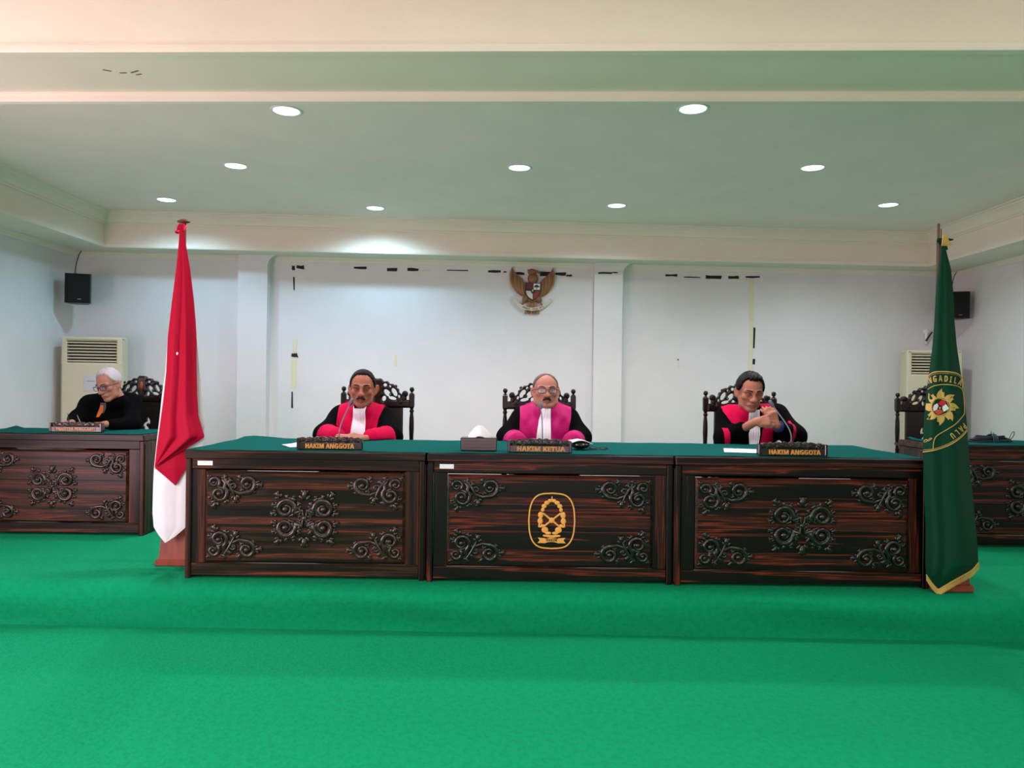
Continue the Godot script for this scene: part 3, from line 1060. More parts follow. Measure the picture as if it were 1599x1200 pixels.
func centre_carving() -> Buf:
	if not carved.has("centre"):
		var b := Buf.new()
		for sx in [1.0, -1.0]:
			for sy in [1.0, -1.0]:
				var q := Buf.new()
				volute(q, Vector2(-118, -58), 64, 0.5, -1.35, 12, [Vector2(-8, -8), Vector2(-14, -50)])
				volute(q, Vector2(-46, -38), 30, 2.6, 1.2, 8, [Vector2(-100, -10)])
				leaf(q, Vector2(-168, -146), -2.2, 32)
				leaf(q, Vector2(-196, -30), 2.9, 28)
				leaf(q, Vector2(-70, -118), 0.9, 26)
				leaf(q, Vector2(-26, -12), 0.4, 18)
				leaf(q, Vector2(-112, -132), -1.8, 24)
				leaf(q, Vector2(-192, -84), -2.9, 24)
				leaf(q, Vector2(-38, -86), -1.3, 26)
				b.join(q, Transform3D(Basis.from_scale(Vector3(sx, sy, 1)), Vector3.ZERO))
		leaf(b, Vector2(0, -150), -PI / 2, 44)
		leaf(b, Vector2(0, 150), PI / 2, 44)
		ball(b, Vector3(0, 0, 4), Vector3(18, 18, 12), 6, 12)
		carved["centre"] = b
	var out := Buf.new()
	out.join(carved["centre"], Transform3D(Basis.from_scale(Vector3.ONE * 0.00096), Vector3.ZERO))
	return out

func make_desk(label: String, w: float, depth: float, look: String, p: Vector3, turn: float, slot: bool, medallion: bool, carve_scale := 1.0, frame_look := "", group := "carved desks") -> Node3D:
	# origin on the floor, in the middle of the front face
	var t := thing("desk", label, "desk", p, turn, group)
	var hw := w / 2
	var fl: String = frame_look if frame_look else look
	var up: Material = M[fl + "_up"]
	var cv: Material = M["carved_" + ("brown" if look == "brown" else "dark")]
	var b: Buf
	for s in [-1, 1]:
		b = Buf.new()
		bx(b, Vector3(s * (hw - 0.016), 0.36, -depth / 2), Vector3(0.032, 0.72, depth), 0.004)
		if s == 1 or true:   # framed panel on the outer side
			bx(b, Vector3(s * (hw + 0.002), 0.36, -0.06), Vector3(0.008, 0.68, 0.09), 0.002)
			bx(b, Vector3(s * (hw + 0.002), 0.36, -depth + 0.06), Vector3(0.008, 0.68, 0.09), 0.002)
			bx(b, Vector3(s * (hw + 0.002), 0.66, -depth / 2), Vector3(0.008, 0.08, depth - 0.21), 0.002)
			bx(b, Vector3(s * (hw + 0.002), 0.10, -depth / 2), Vector3(0.008, 0.1, depth - 0.21), 0.002)
		part("side_panel", b, up, t)
	b = Buf.new()
	bx(b, Vector3(0, 0.7445, -depth / 2 + 0.004), Vector3(w + 0.008, 0.049, depth + 0.016), 0.005)
	part("tabletop", b, M[fl + "_1"], t)
	b = Buf.new()
	bx(b, Vector3(0, 0.69, -0.022), Vector3(w - 0.068, 0.062 if slot else 0.07, 0.028), 0.003)
	part("top_rail", b, M[fl + "_2"], t)
	b = Buf.new()
	bx(b, Vector3(0, 0.056, -0.022), Vector3(w - 0.068, 0.072, 0.028), 0.003)
	part("bottom_rail", b, M[fl + "_3"], t)
	for s in [-1, 1]:
		b = Buf.new()
		bx(b, Vector3(s * (hw - 0.0755), 0.374, -0.024), Vector3(0.082, 0.564, 0.024), 0.003)
		part("stile", b, up, t)
	# the raised panel: five boards inside a bevelled border
	var px := hw - 0.119
	var y0 := 0.098
	var y1 := 0.645
	var r := RandomNumberGenerator.new()
	r.seed = int(w * 1000.0 + p.x * 100.0)
	var ys := [y0 + 0.012]
	for k in 4:
		ys.append(y0 + 0.012 + (y1 - y0 - 0.024) * (k + 1 + r.randf_range(-0.18, 0.18)) / 5.0)
	ys.append(y1 - 0.012)
	for k in 5:
		b = Buf.new()
		bx(b, Vector3(0, (ys[k] + ys[k + 1]) / 2, -0.015), Vector3(2 * px - 0.024, ys[k + 1] - ys[k] - 0.0006, 0.03), 0.0012)
		part("panel_board", b, M["%s_%d" % [look, (k + int(absf(p.x) * 3)) % 5]], t)
	b = Buf.new()
	var o := 0.012
	var q := [Vector2(-px, y0), Vector2(px, y0), Vector2(px, y1), Vector2(-px, y1)]
	var i4 := [Vector2(-px + o, y0 + o), Vector2(px - o, y0 + o), Vector2(px - o, y1 - o), Vector2(-px + o, y1 - o)]
	for k in 4:
		var k2 := (k + 1) % 4
		b.face([Vector3(q[k].x, q[k].y, -0.012), Vector3(q[k2].x, q[k2].y, -0.012), Vector3(i4[k2].x, i4[k2].y, 0.0), Vector3(i4[k].x, i4[k].y, 0.0)], Vector3(0, 0.37, -0.3))
		b.face([Vector3(q[k].x, q[k].y, -0.012), Vector3(q[k2].x, q[k2].y, -0.012), Vector3(q[k2].x, q[k2].y, -0.03), Vector3(q[k].x, q[k].y, -0.03)], Vector3(0, 0.37, -0.02))
	part("panel_border", b, M[look + "_4"], t)
	for c in [[-1, 1], [1, 1], [-1, -1], [1, -1]]:
		b = Buf.new()
		b.join(corner_carving(-c[0], c[1]), Transform3D(Basis.from_scale(Vector3.ONE * carve_scale), Vector3(c[0] * (px - 0.002), (y1 - 0.002) if c[1] > 0 else (y0 + 0.006), 0.001)))
		part("corner_carving", b, cv, t)
	if medallion:
		b = Buf.new()
		b.join(centre_carving(), Transform3D(Basis.from_scale(Vector3.ONE * carve_scale), Vector3(0, 0.368, 0.001)))
		part("centre_carving", b, cv, t)
	# a shelf below the top, and a back stretcher
	b = Buf.new()
	bx(b, Vector3(0, 0.62, -depth * 0.62), Vector3(w - 0.07, 0.018, depth * 0.55), 0.002)
	part("shelf", b, up, t)
	return t

func court_emblem(parent: Node3D, p: Vector3) -> void:
	var u := 0.00096
	var P := func(x: float, y: float) -> Vector3: return p + Vector3(x * u, -y * u, 0.0)
	var b := Buf.new()
	var ring := []
	for k in 72:
		var a := TAU * k / 72
		var x := signf(cos(a)) * pow(absf(cos(a)), 0.38) * 143.0
		var y := signf(sin(a)) * pow(absf(sin(a)), 0.38) * 172.0
		x *= 1.0 - 0.17 * pow(absf(y) / 172.0, 2.0)
		y *= 1.0 - 0.13 * pow(absf(x) / 143.0, 2.0)
		ring.append(P.call(x, y))
	ring.append(ring[0])
	tube(b, ring, [0.0048], 6, Vector3(1, 1, 0.5))
	part("emblem_frame", b, M["gold"], parent, "gold outline of the court emblem")
	b = Buf.new()
	for s in [-1.0, 1.0]:
		var chain := [[12, -126, 15, 11, 0.3], [32, -113, 17, 13, 0.7], [49, -92, 16, 14, 1.2], [57, -69, 12, 13, 1.3], [70, -36, 17, 21, 1.4], [72, 1, 17, 20, 1.6], [58, 30, 14, 10, 2.4], [42, 56, 22, 19, 2.4], [22, 76, 20, 10, 2.9], [70, 36, 16, 6, 0.9], [78, 28, 6, 14, 0.3]]
		for c in chain:
			ball(b, P.call(s * c[0], c[1]), Vector3(c[2] * u, c[3] * u, 0.003), 6, 12, Basis())
		tube(b, [P.call(s * -55, -48), P.call(s * 55, 40)], [0.0058], 6, Vector3(1, 1, 0.5))
	ball(b, P.call(0, -142), Vector3(4 * u, 14 * u, 0.003))
	ball(b, P.call(0, -4), Vector3(18 * u, 18 * u, 0.0045), 6, 16)
	tube(b, [P.call(-52, 92), P.call(0, 97), P.call(52, 92)], [0.006, 0.009, 0.006], 6, Vector3(1, 1, 0.4))
	part("emblem_wreath", b, M["gold"], parent, "gold wreath and crossed rods of the emblem")
	b = Buf.new()
	var rib := func(a: float, v: float) -> Vector3: return P.call(a * 46.0, 116.0 + v * 26.0 - 10.0 * (1.0 - a * a) + 6.0, ) + Vector3(0, 0, 0.002)
	sheet(b, 10, 1, func(uu, vv): return rib.call(uu * 2.0 - 1.0, vv - 0.3), 0.002)
	for s in [-1.0, 1.0]:
		var pl := PackedVector2Array()
		for q in [Vector2(40, 108), Vector2(86, 104), Vector2(74, 121), Vector2(88, 138), Vector2(44, 138)]:
			pl.append(Vector2(s * q.x * u, -q.y * u))
		extrude(b, pl, 0.0, 0.0012, Transform3D(Basis(), p))
	part("emblem_ribbon", b, M["gold"], parent, "gold ribbon under the wreath")
	var tx := MeshInstance3D.new()
	tx.name = "lettering"
	tx.mesh = words("HAKIM", 0.017, 0.002, true, 0.066)
	tx.material_override = M["chair_dark"]
	parent.add_child(tx, true)
	tx.position = P.call(0, 118) + Vector3(0, 0, 0.003)

func table_cloth(label: String, x0: float, x1: float, z0: float, z1: float, y: float, group := "") -> void:
	var b := Buf.new()
	sheet(b, 60, 14, func(u, v):
		var x := lerpf(x0, x1, u)
		var z := lerpf(z1, z0, v)
		var lift := 0.0012 * sin(x * 9.0) * sin(z * 7.0) + 0.001 * sin(x * 23.0 + z * 5.0)
		var e: float = maxf(0.0, 1.0 - v * 6.0) * maxf(0.0, 1.0 - absf(u - 0.02) * 22.0)
		return Vector3(x + 0.006 * sin(z * 11.0), y + 0.0045 + maxf(lift, -0.0015) + 0.02 * e, z + 0.006 * sin(x * 4.3 + 1.0) * (1.0 - v) + 0.003 * sin(x * 3.1)), 0.0022)
	var o := part("tablecloth", b, M["felt"])
	tag(o, label, "tablecloth", group)

# ---- carved armchair: origin on the floor below the seat, facing +z ----
func crest_sd(x: float, y: float) -> float:
	var ax := absf(x)
	var e := func(cx: float, cy: float, rx: float, ry: float, rot: float) -> float:
		var dx := ax - cx
		var dy := y - cy
		var u := (dx * cos(rot) + dy * sin(rot)) / rx
		var v := (-dx * sin(rot) + dy * cos(rot)) / ry
		return (sqrt(u * u + v * v) - 1.0) * minf(rx, ry)
	var th := atan2(y - 1.03, ax)
	var rr := 1.0 + 0.03 * cos(th * 22.0) + 0.10 * exp(-pow((th - PI / 2) / 0.16, 2.0))
	var u0 := ax / (0.205 * rr)
	var v0 := (y - 1.03) / (0.178 * rr)
	var d := (sqrt(u0 * u0 + v0 * v0) - 1.0) * 0.18
	d = maxf(d, 0.995 - y)
	d = minf(d, maxf(ax - 0.268, maxf(0.985 - y, y - 1.05)))
	d = minf(d, e.call(0.222, 1.098, 0.024, 0.026, 0.0))
	d = minf(d, e.call(0.215, 1.06, 0.02, 0.03, 0.0))
	var hole := minf(e.call(0.136, 1.112, 0.019, 0.037, 0.55), e.call(0.078, 1.105, 0.021, 0.036, 0.75))
	hole = minf(hole, minf(e.call(0.120, 1.063, 0.034, 0.013, -0.2), e.call(0.052, 1.060, 0.017, 0.022, -0.3)))
	hole = minf(hole, minf(e.call(0.060, 1.170, 0.016, 0.013, 0.0), e.call(0.100, 1.160, 0.007, 0.011, 0.8)))
	hole = minf(hole, e.call(0.174, 1.078, 0.008, 0.014, 0.3))
	return maxf(d, -hole)

func panel_sd(x: float, y: float) -> float:
	var ax := absf(x)
	var d := maxf(ax - 0.206, maxf(0.5 - y, y - 0.992))
	var e := func(cx: float, cy: float, rx: float, ry: float, rot: float) -> float:
		var dx := ax - cx
		var dy := y - cy
		var u := (dx * cos(rot) + dy * sin(rot)) / rx
		var v := (-dx * sin(rot) + dy * cos(rot)) / ry
		return (sqrt(u * u + v * v) - 1.0) * minf(rx, ry)
	var hole := minf(e.call(0.060, 0.815, 0.013, 0.032, 0.25), e.call(0.030, 0.785, 0.013, 0.026, -0.75))
	hole = minf(hole, minf(e.call(0.042, 0.745, 0.019, 0.027, 0.5), e.call(0.085, 0.69, 0.016, 0.012, 0.2)))
	return maxf(d, -hole)

func make_chair(label: String, p: Vector3, turn: float) -> Node3D:
	var t := thing("carved_chair", label, "chair", p, turn, "carved dark wood chairs behind the desks")
	var zb := -0.24
	var b := Buf.new()
	fretwork(b, Vector2(-0.29, 0.975), Vector2(0.29, 1.245), 0.0045, crest_sd, zb - 0.018, zb + 0.014, 0.012, 0.012)
	for s in [-1.0, 1.0]:
		var q := Buf.new()
		for a in [[112, -1090, 17, 0.4, -1.2, 3.5], [28, -1088, 15, 2.5, 1.1, 3.2], [148, -1160, 11, 1.2, -1.2, 3.0], [222, -1098, 18, 2.6, 1.2, 3.5], [190, -1030, 16, 3.4, -1.1, 3.5], [92, -1030, 15, 0.4, 1.1, 3.2]]:
			volute(q, Vector2(a[0], a[1]), a[2], a[3], a[4], a[5])
		b.join(q, Transform3D(Basis.from_scale(Vector3(s, 1, 1) * 0.001), Vector3(0, 0, zb + 0.026)))
	part("crest", b, M["chair_wood"], t)
	b = Buf.new()
	fretwork(b, Vector2(-0.022, 1.09), Vector2(0.022, 1.18), 0.003, func(x, y): return (sqrt(pow(x / 0.017, 2) + pow((y - 1.135) / 0.036, 2)) - 1.0) * 0.017, zb, zb + 0.03, 0.01, 0.01)
	for k in 3:
		tube(b, [Vector3(-0.008, 1.115 + k * 0.02, zb + 0.04), Vector3(0.0, 1.12 + k * 0.02, zb + 0.043), Vector3(0.008, 1.115 + k * 0.02, zb + 0.04)], [0.003], 6)
	part("crest_emblem", b, mat(Color(0.55, 0.27, 0.10), 0.4), t, "small amber carved emblem")
	b = Buf.new()
	fretwork(b, Vector2(-0.22, 0.49), Vector2(0.22, 1.0), 0.009, panel_sd, zb - 0.012, zb + 0.008, 0.004, 0.01)
	part("back_panel", b, M["chair_dark"], t)
	for s in [-1, 1]:
		b = Buf.new()
		bx(b, Vector3(s * 0.277, 1.045, zb), Vector3(0.042, 0.11, 0.042), 0.005)
		bx(b, Vector3(s * 0.277, 0.30, zb), Vector3(0.044, 0.60, 0.044), 0.005)
		lathe(b, [Vector2(0.019, 0.59), Vector2(0.021, 0.61), Vector2(0.014, 0.63), Vector2(0.018, 0.645), Vector2(0.013, 0.66), Vector2(0.016, 0.72), Vector2(0.020, 0.82), Vector2(0.018, 0.90), Vector2(0.012, 0.945), Vector2(0.018, 0.952), Vector2(0.018, 0.965), Vector2(0.012, 0.972), Vector2(0.019, 0.99)], 12, Transform3D(Basis(), Vector3(s * 0.277, 0, zb)))
		part("post", b, M["chair_wood"], t)
		b = Buf.new()
		lathe(b, [Vector2(0.017, 1.098), Vector2(0.019, 1.103), Vector2(0.009, 1.110), Vector2(0.009, 1.115), Vector2(0.017, 1.124), Vector2(0.0195, 1.136), Vector2(0.016, 1.148), Vector2(0.007, 1.154), Vector2(0.0, 1.155)], 14, Transform3D(Basis(), Vector3(s * 0.277, 0, zb)))
		part("finial", b, M["chair_wood"], t)
		b = Buf.new()
		bx(b, Vector3(s * 0.277, 0.22, 0.24), Vector3(0.05, 0.44, 0.05), 0.005)
		lathe(b, [Vector2(0.02, 0.44), Vector2(0.015, 0.47), Vector2(0.02, 0.52), Vector2(0.014, 0.60), Vector2(0.019, 0.66)], 12, Transform3D(Basis(), Vector3(s * 0.277, 0, 0.24)))
		part("leg", b, M["chair_wood"], t)
		b = Buf.new()
		tube(b, curve([Vector3(s * 0.277, 0.70, zb), Vector3(s * 0.285, 0.675, 0.0), Vector3(s * 0.29, 0.68, 0.2), Vector3(s * 0.29, 0.665, 0.29)], 14), [0.024], 8, Vector3(1.2, 0.7, 1))
		part("armrest", b, M["chair_wood"], t)
	b = Buf.new()
	bx(b, Vector3(0, 0.42, 0.0), Vector3(0.54, 0.06, 0.52), 0.006)
	part("seat_frame", b, M["chair_wood"], t)
	b = Buf.new()
	bx(b, Vector3(0, 0.465, 0.0), Vector3(0.48, 0.05, 0.46), 0.02)
	part("cushion", b, M["chair_dark"], t)
	return t

func build_furniture() -> void:
	var d1 := make_desk("brown striped carved desk, left of the three joined desks, beside the red and white flag", 1.435, 1.0, "brown", Vector3(-1.2325, DAIS, -4.64), 0.0, true, true)
	var d2 := make_desk("dark carved desk in the centre with a gold emblem on its front panel", 1.462, 1.0, "dark", Vector3(0.236, DAIS, -4.62), 0.0, false, false)
	var d3 := make_desk("dark carved desk, right of the three joined desks, beside the green flag", 1.505, 1.0, "dark", Vector3(1.735, DAIS, -4.60), 0.0, true, true)
	court_emblem(d2, Vector3(0.012, 0.375, 0.001))
	make_desk("carved wood side desk at the far left where the clerk in the black suit sits", 1.38, 0.62, "brown", Vector3(-3.478, DAIS, -5.87), 0.0, true, true, 0.92)
	make_desk("dark carved side desk at the far right behind the green flag", 1.38, 0.62, "dark", Vector3(3.92, DAIS, -5.83), 0.0, false, true, 0.95)
	for s in [[d1, -0.605, 0.090], [d2, -0.62, 0.085]]:
		var b := Buf.new()
		bx(b, Vector3(s[1], 0.692, -0.0075), Vector3(s[2], 0.027, 0.001), 0.0)
		part("sticker", b, M["paper"], s[0], "blank pale sticker")
	table_cloth("long green cloth covering the tops of the three joined desks", -1.95, 2.485, -4.635, -5.635, DAIS + 0.769)
	table_cloth("green cloth on the side desk at the far left under the clerk's nameplate", -4.165, -2.80, -5.88, -6.48, DAIS + 0.769)
	table_cloth("green cloth on the side desk at the far right under a coil of cord", 3.30, 4.605, -5.84, -6.44, DAIS + 0.769)
	var c := make_chair("dark carved armchair with openwork crest behind the left judge in red", Vector3(at(589, 700, 6.3).x, DAIS, -6.06), 0.0)
	dup(c, "carved_chair", Vector3(at(841, 700, 6.3).x, DAIS, -6.06), 0.0, "dark carved armchair with openwork crest behind the centre judge in pink")
	dup(c, "carved_chair", Vector3(at(1154, 700, 6.3).x, DAIS, -6.06), 0.0, "dark carved armchair with openwork crest behind the right judge adjusting his sleeve")
	dup(c, "carved_chair", Vector3(at(220, 700, 7.0).x, DAIS, -6.78), 0.0, "dark carved armchair behind the grey-haired clerk at the far left")
	dup(c, "carved_chair", Vector3(at(1451, 700, 6.9).x, DAIS, -6.68), 0.0, "empty dark carved armchair at the right, half hidden by the green flag")

# ---- people: joints in the person's own axes (origin on the floor below the hips, +z to the front, x to the picture's right) ----
func lin(r: float, g: float, bl: float) -> Color:
	return Color(r, g, bl).srgb_to_linear()

func add_head(b: Buf, o: Dictionary, t: Transform3D) -> void:
	var n := Net.new(Vector3(-0.105, -0.185, -0.125), Vector3(0.105, 0.14, 0.135), 0.0030, 0.0058)
	var f: float = o.get("fat", 0.0)
	n.lump(Vector3(0, 0.035, -0.012), Vector3(0.073, 0.086, 0.094))
	n.lump(Vector3(0, -0.034, 0.016), Vector3(0.058 + 0.006 * f, 0.085, 0.062))
	for s in [-1.0, 1.0]:
		n.bone(Vector3(s * 0.051, -0.038, 0.0), Vector3(s * (0.041 + 0.006 * f), -0.078, 0.014), 0.019 + 0.004 * f, 0.018 + 0.005 * f)
		n.bone(Vector3(s * (0.041 + 0.006 * f), -0.078, 0.014), Vector3(s * 0.014, -0.102, 0.056), 0.018 + 0.005 * f, 0.016)
		n.lump(Vector3(s * 0.040, -0.020, 0.053), Vector3(0.022, 0.018, 0.020))
		n.bone(Vector3(s * 0.014, 0.021, 0.083), Vector3(s * 0.046, 0.021, 0.066), 0.0085, 0.0085)
		n.lump(Vector3(s * 0.031, 0.001, 0.084), Vector3(0.017, 0.011, 0.012), Basis(), true)
		n.lump(Vector3(s * 0.079, -0.006, -0.012), Vector3(0.010, 0.033, 0.020), Basis(Vector3.UP, s * -0.45) * Basis(Vector3.RIGHT, -0.15))
		n.lump(Vector3(s * 0.0835, -0.004, -0.004), Vector3(0.006, 0.018, 0.010), Basis(Vector3.UP, s * -0.45), true)
		n.lump(Vector3(s * 0.0120, -0.037, 0.091), Vector3(0.0088, 0.0080, 0.011))
		n.bone(Vector3(0, -0.0635, 0.0835), Vector3(s * 0.022, -0.066, 0.072), 0.0065, 0.004)
		n.bone(Vector3(0, -0.0745, 0.0815), Vector3(s * 0.019, -0.071, 0.071), 0.0070, 0.004)
	n.bone(Vector3(0, 0.012, 0.080), Vector3(0, -0.030, 0.101), 0.0075, 0.0115)
	n.lump(Vector3(0, -0.034, 0.101), Vector3(0.0105, 0.0095, 0.0110))
	n.lump(Vector3(0, -0.102, 0.060), Vector3(0.024, 0.018, 0.020))
	n.bone(Vector3(0, -0.060, -0.020), Vector3(0, -0.150, -0.030), 0.050 + 0.008 * f, 0.058 + 0.008 * f)
	if f > 0.5:
		n.lump(Vector3(0, -0.108, 0.022), Vector3(0.048, 0.024, 0.040))
	var h := Buf.new()
	n.into(h)
	var skin: Color = o.skin
	for k in h.v.size():
		var p := h.v[k]
		var c := skin
		var ax := absf(p.x)
		if p.z > 0.04:
			var lip := exp(-pow((p.y + 0.0685) / 0.0085, 2.0)) * (1.0 - smoothstep(0.017, 0.026, ax)) * smoothstep(0.066, 0.074, p.z)
			c = c.lerp(skin * Color(0.78, 0.55, 0.58), lip)
			if absf(p.y + 0.0690) < 0.0017 and ax < 0.022:
				c = skin * Color(0.35, 0.25, 0.25)
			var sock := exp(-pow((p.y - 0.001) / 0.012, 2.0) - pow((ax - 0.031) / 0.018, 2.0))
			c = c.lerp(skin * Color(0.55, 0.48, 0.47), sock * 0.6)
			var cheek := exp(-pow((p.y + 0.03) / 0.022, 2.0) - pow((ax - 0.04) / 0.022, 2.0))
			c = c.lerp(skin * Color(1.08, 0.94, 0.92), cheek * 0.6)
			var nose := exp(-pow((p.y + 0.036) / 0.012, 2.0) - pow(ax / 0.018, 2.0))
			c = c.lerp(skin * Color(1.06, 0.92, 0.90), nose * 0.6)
			if p.y < -0.042 and p.y > -0.052 and ax > 0.004 and ax < 0.013 and p.z > 0.085:
				c = c.lerp(skin * Color(0.3, 0.2, 0.2), 0.7)
		h.c[k] = c
	# eyes with their lids
	var open: float = o.get("open", 1.0)
	for s in [-1.0, 1.0]:
		var e := Vector3(s * 0.031, 0.001, 0.0675)
		var first := h.v.size()
		ball(h, e, Vector3.ONE * 0.0118, 14, 18, Basis(Vector3.RIGHT, PI / 2))
		for k in range(first, h.v.size()):
			var d := (h.v[k] - e).normalized()
			var look := Vector3(0.08, -0.10, 1).normalized()
			var a := d.angle_to(look)
			h.c[k] = lin(0.05, 0.035, 0.03) if a < 0.50 else lin(0.66, 0.60, 0.57)
			if d.y > 0.62 * open - 0.06 or d.y < -0.42 * minf(1.0, open + 0.3):
				h.c[k] = skin * Color(0.72, 0.62, 0.60)
		for w in [1.0, -1.0]:   # upper and lower lid
			var pts := []
			for k in 9:
				var q := k / 8.0 * 2.0 - 1.0
				var yy: float = (0.0070 * open * (1.0 - q * q) - 0.0015) if w > 0 else (-0.0062 * (1.0 - q * q) - 0.0)
				pts.append(e + Vector3(q * 0.0145, yy + (0.0015 if w > 0 else -0.0015), 0.0118 - 0.0052 * q * q))
			h.col = skin * (Color(0.62, 0.55, 0.53) if w > 0 else Color(0.85, 0.8, 0.8))
			tube(h, pts, [0.0022, 0.003, 0.0034, 0.0036, 0.0036, 0.0036, 0.0034, 0.003, 0.0022], 6)
	b.join(h, t)

func add_hair(o: Dictionary, t: Transform3D) -> Buf:
	var b := Buf.new()
	var nz := FastNoiseLite.new()
	nz.frequency = 1.0
	nz.seed = 7
	var rows := 46
	var sides := 72
	var first := 0
	var line_: Array = o.hairline   # Vector2(degrees round from the front, degrees above the middle)
	for j in rows + 1:
		var el := lerpf(-75.0, 90.0, float(j) / rows)
		for i in sides:
			var az := 360.0 * i / sides - 180.0
			var thr := line(line_, absf(az)) + float(o.get("part", 0.0)) * sin(deg_to_rad(az)) * exp(-pow(az / 60.0, 2.0))
			thr += 5.0 * nz.get_noise_2d(az * 0.30, 40.0) + 3.0 * nz.get_noise_2d(az * 1.1, 80.0)
			var m := smoothstep(thr - 3.0, thr + 3.0, el)
			var e := deg_to_rad(el)
			var a := deg_to_rad(az)
			var d := Vector3(cos(e) * sin(a), sin(e), cos(e) * cos(a))
			var strand := nz.get_noise_2d(az * 0.25, el * 0.05) * 0.5 + nz.get_noise_2d(az * 0.9, el * 0.12) * 0.5
			var top: float = o.get("top", 0.0) * smoothstep(20.0, 70.0, el)
			var r: float = lerpf(0.90, 1.0 + (o.thick + top) * (0.9 + 0.5 * strand), m)
			b.pt(t * (Vector3(0, 0.035, -0.012) + d * Vector3(0.0755, 0.088, 0.0965) * r))
	for j in rows:
		for i in sides:
			var p := first + j * sides + i
			var q := first + j * sides + (i + 1) % sides
			b.quad(p, q, q + sides, p + sides)
	return b

func add_moustache(t: Transform3D, w: float, h: float) -> Buf:
	var b := Buf.new()
	for s in [-1.0, 1.0]:
		for k in 11:
			var q := k / 10.0
			tube(b, [t * Vector3(s * (0.0005 + q * w * 0.45), -0.0475 - q * q * 0.001, 0.1000 - q * 0.009), t * Vector3(s * (0.001 + q * w * 0.75), -0.0545 - q * 0.003, 0.1005 - q * 0.011), t * Vector3(s * (0.0015 + q * w), -0.0515 - h - q * 0.004, 0.0965 - q * 0.013)], [0.0045, 0.0062, 0.0042], 6)
	return b

func glasses(parent: Node3D, t: Transform3D, m: Material) -> void:
	var b := Buf.new()
	for s in [-1.0, 1.0]:
		var ring := []
		for k in 25:
			var a := TAU * k / 24
			var x := signf(cos(a)) * pow(absf(cos(a)), 0.55) * 0.0235
			var y := signf(sin(a)) * pow(absf(sin(a)), 0.55) * 0.0160
			ring.append(t * Vector3(s * 0.0325 + x, y - 0.001, 0.101 - absf(s * 0.0325 + x) * 0.10))
		tube(b, ring, [0.0023], 6)
		tube(b, [t * Vector3(s * 0.056, 0.008, 0.096), t * Vector3(s * 0.070, 0.009, 0.085), t * Vector3(s * 0.080, 0.008, 0.03), t * Vector3(s * 0.083, 0.004, -0.01)], [0.0022], 6)
	tube(b, curve([t * Vector3(-0.010, 0.003, 0.101), t * Vector3(0, 0.007, 0.104), t * Vector3(0.010, 0.003, 0.101)], 6), [0.0022], 6)
	var g := part("spectacles", b, m, parent)
	for s in [-1.0, 1.0]:
		b = Buf.new()
		var pl := []
		for k in 16:
			var a := TAU * k / 16
			pl.append(t * Vector3(s * 0.0325 + signf(cos(a)) * pow(absf(cos(a)), 0.55) * 0.022, signf(sin(a)) * pow(absf(sin(a)), 0.55) * 0.0145 - 0.001, 0.1005 - absf(s * 0.0325 + signf(cos(a)) * pow(absf(cos(a)), 0.55) * 0.022) * 0.10))
		b.face(pl, t * Vector3(0, 0, 0))
		part("lens", b, M["glass"], g)

